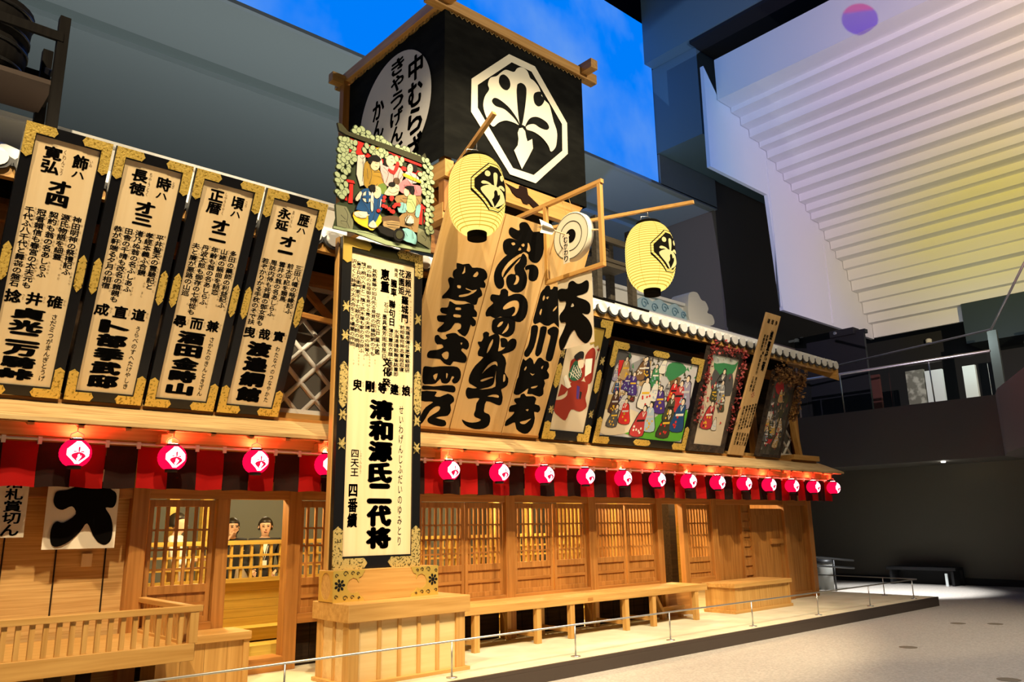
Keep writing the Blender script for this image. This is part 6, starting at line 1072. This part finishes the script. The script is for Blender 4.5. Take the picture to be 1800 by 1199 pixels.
# ---------------------------------------------------------------- visitors inside
SKIN = mat('skin', (.62, .38, .25), .55); HAIR = mat('black_hair', (.010, .008, .007), .45); COATB = mat('black_coat', (.010, .010, .012), .7); COATW = mat('white_coat', (.72, .70, .66), .75); TROU = mat('black_trousers', (.012, .012, .015), .75); SHOE = mat('black_shoes', (.01, .01, .01), .4); LIP = mat('lips', (.40, .12, .10), .5); SCARF = mat('beige_bag', (.34, .27, .19), .8)
def skin(name, chains, m, parent, sub=2):
    me = bpy.data.meshes.new(name); vs = []; es = []; rs = []; idx = {}
    for ch in chains:
        prev = None
        for p in ch:
            k = tuple(round(q, 4) for q in p[:3])
            if k not in idx: idx[k] = len(vs); vs.append(k); rs.append(p[3:])
            if prev is not None and prev != idx[k]: es.append((prev, idx[k]))
            prev = idx[k]
    me.from_pydata(vs, es, []); me.materials.append(m); o = bpy.data.objects.new(name, me); COL.objects.link(o); o.parent = parent
    s = o.modifiers.new('skin', 'SKIN'); s.use_smooth_shade = True
    for i, r_ in enumerate(rs):
        d = me.skin_vertices[0].data[i]; d.radius = (r_[0], r_[-1]); d.use_root = (i == 0)
    b = o.modifiers.new('sub', 'SUBSURF'); b.levels = sub; b.render_levels = sub
    return o
def person(label, loc, rz, H, coat, armL, armR, hair_len, lanyard=False, turn=0.0):
    r = E('person', label, 'person', loc, (0, 0, rz)); k = H/1.70
    S = lambda *p: tuple(q*k for q in p); HD = 1.13
    T = lambda x, y, z: S(x*HD, y*HD, 1.71+(z-1.71)*HD)
    def hd(p): return (p[0]*HD, p[1]*HD, 1.71+(p[2]-1.71)*HD, *(q*HD for q in p[3:]))
    def hand(w, d):                                   # wrist point, pointing direction
        w = Vector(w); d = Vector(d).normalized(); sd = d.cross(Vector((0, 1, .2))).normalized(); out = []
        pm_ = w+d*.055
        out.append([(*w, .024, .017), (*pm_, .034, .013), (*(w+d*.085), .030, .012)])
        for q, ln in ((-.027, .055), (-.009, .066), (.009, .062), (.026, .048)):
            b0 = w+d*.085+sd*q; dn = Vector((0, -.012, 0)); out.append([(*(w+d*.085), .030, .012), (*b0, .009, .009), (*(b0+d*ln*.55+dn), .008, .008), (*(b0+d*ln+dn*2.5), .007, .007)])
        t = w+d*.03+sd*.03; out.append([(*pm_, .034, .013), (*t, .011, .011), (*(t+d*.035+sd*.02), .009, .009), (*(t+d*.06+sd*.022), .008, .008)])
        return out
    legs = []
    ch = [[(0, 0, .92, .13, .10), (0, .0, 1.05, .125, .095), (0, .0, 1.20, .145, .10), (0, .01, 1.33, .13, .085), (0, .012, 1.43, .055, .052), (0, .008, 1.455, .050, .052)] + [hd(q) for q in ((0, -.018, 1.515, .050, .060), (0, -.006, 1.575, .074, .090), (0, 0, 1.64, .078, .095), (0, 0, 1.69, .050, .062))]]
    for s in (-1, 1): ch.append([(0, 0, .92, .13, .10), (s*.085, 0, .84, .085), (s*.09, -.005, .50, .058), (s*.09, .01, .12, .040), (s*.095, -.02, .05, .04, .03), (s*.10, -.14, .03, .035, .022)])
    arms = {}
    for s, arm in ((-1, armL), (1, armR)):
        e, w = arm; sh = (s*.180, .01, 1.375); arms[s] = (sh, e, w)
        d = Vector(w)-Vector(e)
        ch.append([(0, .01, 1.33, .13, .085), (*sh, .055), (*e, .040), (*w, .024, .017)]); ch += hand(w, d)
    sc = lambda chs, g=1.0: [[tuple(q*k for q in p[:3])+tuple(q*k*g for q in p[3:]) for p in c] for c in chs]
    skin('body', sc(ch), SKIN, r)
    torso = [[(0, 0, .80, .155, .125), (0, 0, .95, .15, .12), (0, 0, 1.08, .145, .112), (0, 0, 1.21, .165, .117), (0, .012, 1.335, .15, .10), (0, .015, 1.425, .072, .068)]]
    for s in (-1, 1):
        sh, e, w = arms[s]; w2 = tuple(Vector(e).lerp(Vector(w), .9)); torso.append([(0, .012, 1.335, .15, .10), (*sh, .072), (*e, .057), (*w2, .043)])
    skin('coat', sc(torso), coat, r)
    skin('trousers', sc([[(0, 0, .90, .145, .115), (-.088, 0, .80, .10), (-.09, -.005, .5, .075), (-.09, .01, .09, .058)], [(0, 0, .90, .145, .115), (.088, 0, .80, .10), (.09, -.005, .5, .075), (.09, .01, .09, .058)]]), TROU, r)
    for s in (-1, 1): skin('shoe', sc([[(s*.095, .03, .045, .045, .04), (s*.097, -.06, .042, .046, .034), (s*.10, -.16, .035, .04, .026)]]), SHOE, r)
    vs = []; fs = []; nu, nv = 24, 16                # hair cap with a fringe, open over the face
    for b in range(nv+1):
        for a in range(nu):
            th_, ph = 2*PI*a/nu, PI*b/nv; x, y, z = math.sin(ph)*math.cos(th_), math.sin(ph)*math.sin(th_), math.cos(ph)
            low = -.55 if hair_len == 0 else -.9
            g = 1.0 if (z > .42 or (y > -.25 and z > low)) else .62
            if y < -.25 and z > .30: g = min(1.0, g+.3)
            vs.append(T(x*.094*g, .012+y*.112*g, 1.602+z*.120*(g if z < 0 else 1)))
    for b in range(nv):
        for a in range(nu): fs.append((b*nu+a, b*nu+(a+1) % nu, (b+1)*nu+(a+1) % nu, (b+1)*nu+a))
    hr = MB().add(vs, fs, True).build('hair', HAIR, r)
    if hair_len > 0: skin('long_lock', sc([[(0, .06, 1.56, .085, .05), (0, .075, 1.46, .10, .05), (0, .085, 1.50-hair_len, .10, .035)], [(.07, .0, 1.58, .03, .05), (.085, -.01, 1.47, .03, .045), (.09, -.03, 1.50-hair_len, .02, .03)], [(-.07, .0, 1.58, .03, .05), (-.085, -.01, 1.47, .03, .045), (-.09, -.03, 1.50-hair_len, .02, .03)]]), HAIR, r)
    m = MB()
    for s in (-1, 1): m.tube([T(s*.030-.012, -.093, 1.60), T(s*.030+.012, -.093, 1.60)], .0065*k, 6)
    m.build('eyes', HAIR, r)
    m = MB()
    for s in (-1, 1): m.tube([T(s*.030-.018, -.090, 1.618), T(s*.030+.018, -.088, 1.619)], .004*k, 5)
    m.build('eyebrows', HAIR, r)
    MB().tube([T(0, -.088, 1.60), T(0, -.103, 1.567), T(0, -.092, 1.56)], [.006*k, .010*k, .008*k], 6).build('nose', SKIN, r)
    MB().tube([T(-.02, -.083, 1.535), T(0, -.089, 1.534), T(.02, -.083, 1.535)], .0055*k, 5).build('mouth', LIP, r)
    for s in (-1, 1): MB().tube([T(s*.075, .005, 1.565), T(s*.083, .012, 1.585), T(s*.078, .012, 1.61)], .011*k, 6).build('ear', SKIN, r)
    if lanyard:
        MB().tube([S(-.06, -.06, 1.38), S(-.02, -.125, 1.2), S(0, -.135, 1.12), S(.02, -.125, 1.2), S(.06, -.06, 1.38)], .005*k, 5).build('lanyard', WHITE, r); box(-.035*k, .035*k, -.145*k, -.138*k, 1.02*k, 1.12*k).build('name_card', WHITE, r)
        m = MB(); m.add([S(-.05, -.075, 1.39), S(.05, -.075, 1.39), S(0, -.128, 1.20)], [(0, 1, 2)]); m.build('blouse', WHITE, r)
    return r
person('person in a white coat seen through the left lattice, looking at a phone', (3.62, 10.45, .165), A(60), 1.66, COATW, ((-.27, -.04, 1.08), (-.12, -.26, 1.12)), ((.27, -.04, 1.08), (.08, -.28, 1.14)), 0.0)
person('person with long dark hair and black coat raising a hand to the face', (4.47, 10.80, .165), A(-8), 1.60, COATB, ((-.26, -.10, 1.18), (-.07, -.17, 1.45)), ((.24, .02, 1.06), (.16, -.2, .96)), .22)
person('person in a black suit wearing a white name card, facing out of the doorway', (4.76, 10.40, .165), A(-22), 1.60, COATB, ((-.25, .03, 1.06), (-.16, -.20, .98)), ((.25, .03, 1.06), (.14, -.22, .96)), 0.0, True)
r = E('phone', 'small dark phone held by the person in the white coat', 'phone', (3.62, 10.45, .165), (0, 0, A(60)))
box(-.06, .01, -.355, -.345, 1.12, 1.25).build('phone_body', BLACKM, r)
r = E('handbag', 'beige bag hanging between the two people in the doorway', 'bag', (4.55, 10.55, .80))
MB().lathe([(.09, 0), (.12, .08), (.10, .30), (.05, .36)], 16).build('bag_body', SCARF, r); MB().tube([(-.06, 0, .33), (-.05, 0, .55), (.05, 0, .55), (.06, 0, .33)], .01, 6).build('strap', SCARF, r)
# ---------------------------------------------------------------- picture in the projector beam: dusk sky, low sun, one balloon
l = bpy.data.lights['sunset_projector']; l.use_nodes = True; nt = l.node_tree; em = nt.nodes['Emission']
def N(t, **k):
    n = nt.nodes.new('ShaderNode'+t)
    for a, v in k.items(): setattr(n, a, v)
    return n
def mth(op, a, b=None, clamp=False):
    n = N('Math', operation=op, use_clamp=clamp)
    for i, v in enumerate((a, b)):
        if v is None: continue
        if isinstance(v, (int, float)): n.inputs[i].default_value = v
        else: nt.links.new(v, n.inputs[i])
    return n.outputs[0]
def ramp(v, stops):
    n = N('ValToRGB'); nt.links.new(v, n.inputs[0]); e = n.color_ramp.elements
    while len(e) < len(stops): e.new(.5)
    for q, (p, c) in zip(e, stops): q.position = p; q.color = (*c, 1)
    return n.outputs[0]
g = N('NewGeometry'); fw = (Vector((23.6, 9.0, 11.6))-Vector((9.0, -4.0, 5.5))).normalized(); rt = fw.cross(Vector((0, 0, 1))).normalized(); up = rt.cross(fw)
def dot(a):
    n = N('VectorMath', operation='DOT_PRODUCT'); nt.links.new(g.outputs['Incoming'], n.inputs[0]); n.inputs[1].default_value = a; return n.outputs['Value']
az = dot(fw); u = mth('DIVIDE', dot(rt), az); v = mth('DIVIDE', dot(up), az)
PU, PV = 1.0, 1.0
BALLOON = (0.398, 0.736, .018, .024)
u = mth('ADD', mth('MULTIPLY', u, PU), .5); v = mth('ADD', mth('MULTIPLY', v, PV), .5)
base = ramp(u, ((.20, (.06, .30, 1.0)), (.245, (.26, .50, 1.0)), (.30, (.52, .60, 1.0)), (.40, (.82, .68, .95)), (.62, (1.0, .76, .58))))
du = mth('SUBTRACT', u, .655); dv = mth("SUBTRACT", v, .43)
sun = mth('SUBTRACT', 1.0, mth('MULTIPLY', mth('SQRT', mth('ADD', mth('MULTIPLY', du, du), mth('MULTIPLY', mth('MULTIPLY', dv, dv), 1.6))), 4.4), True)
mx = N('MixRGB'); nt.links.new(mth('MULTIPLY', sun, 1.5, True), mx.inputs[0]); nt.links.new(base, mx.inputs[1]); mx.inputs[2].default_value = (1.0, .78, .10, 1)
BU, BV, BA, BB = BALLOON
bu = mth('DIVIDE', mth('SUBTRACT', u, BU), BA); bv = mth('DIVIDE', mth('SUBTRACT', v, BV), BB)
bd = mth('ADD', mth('MULTIPLY', bu, bu), mth('MULTIPLY', bv, bv)); inb = mth('LESS_THAN', bd, 1.0)
rim = ramp(mth('ADD', mth('MULTIPLY', bv, .5), .5), ((.0, (.30, .10, .95)), (.70, (.40, .16, .90)), (.80, (1.0, .10, .50)), (1.0, (1.0, .15, .45))))
m3 = N('MixRGB'); nt.links.new(inb, m3.inputs[0]); nt.links.new(mx.outputs[0], m3.inputs[1]); nt.links.new(rim, m3.inputs[2]); mx = m3
nt.links.new(mx.outputs[0], em.inputs[0])
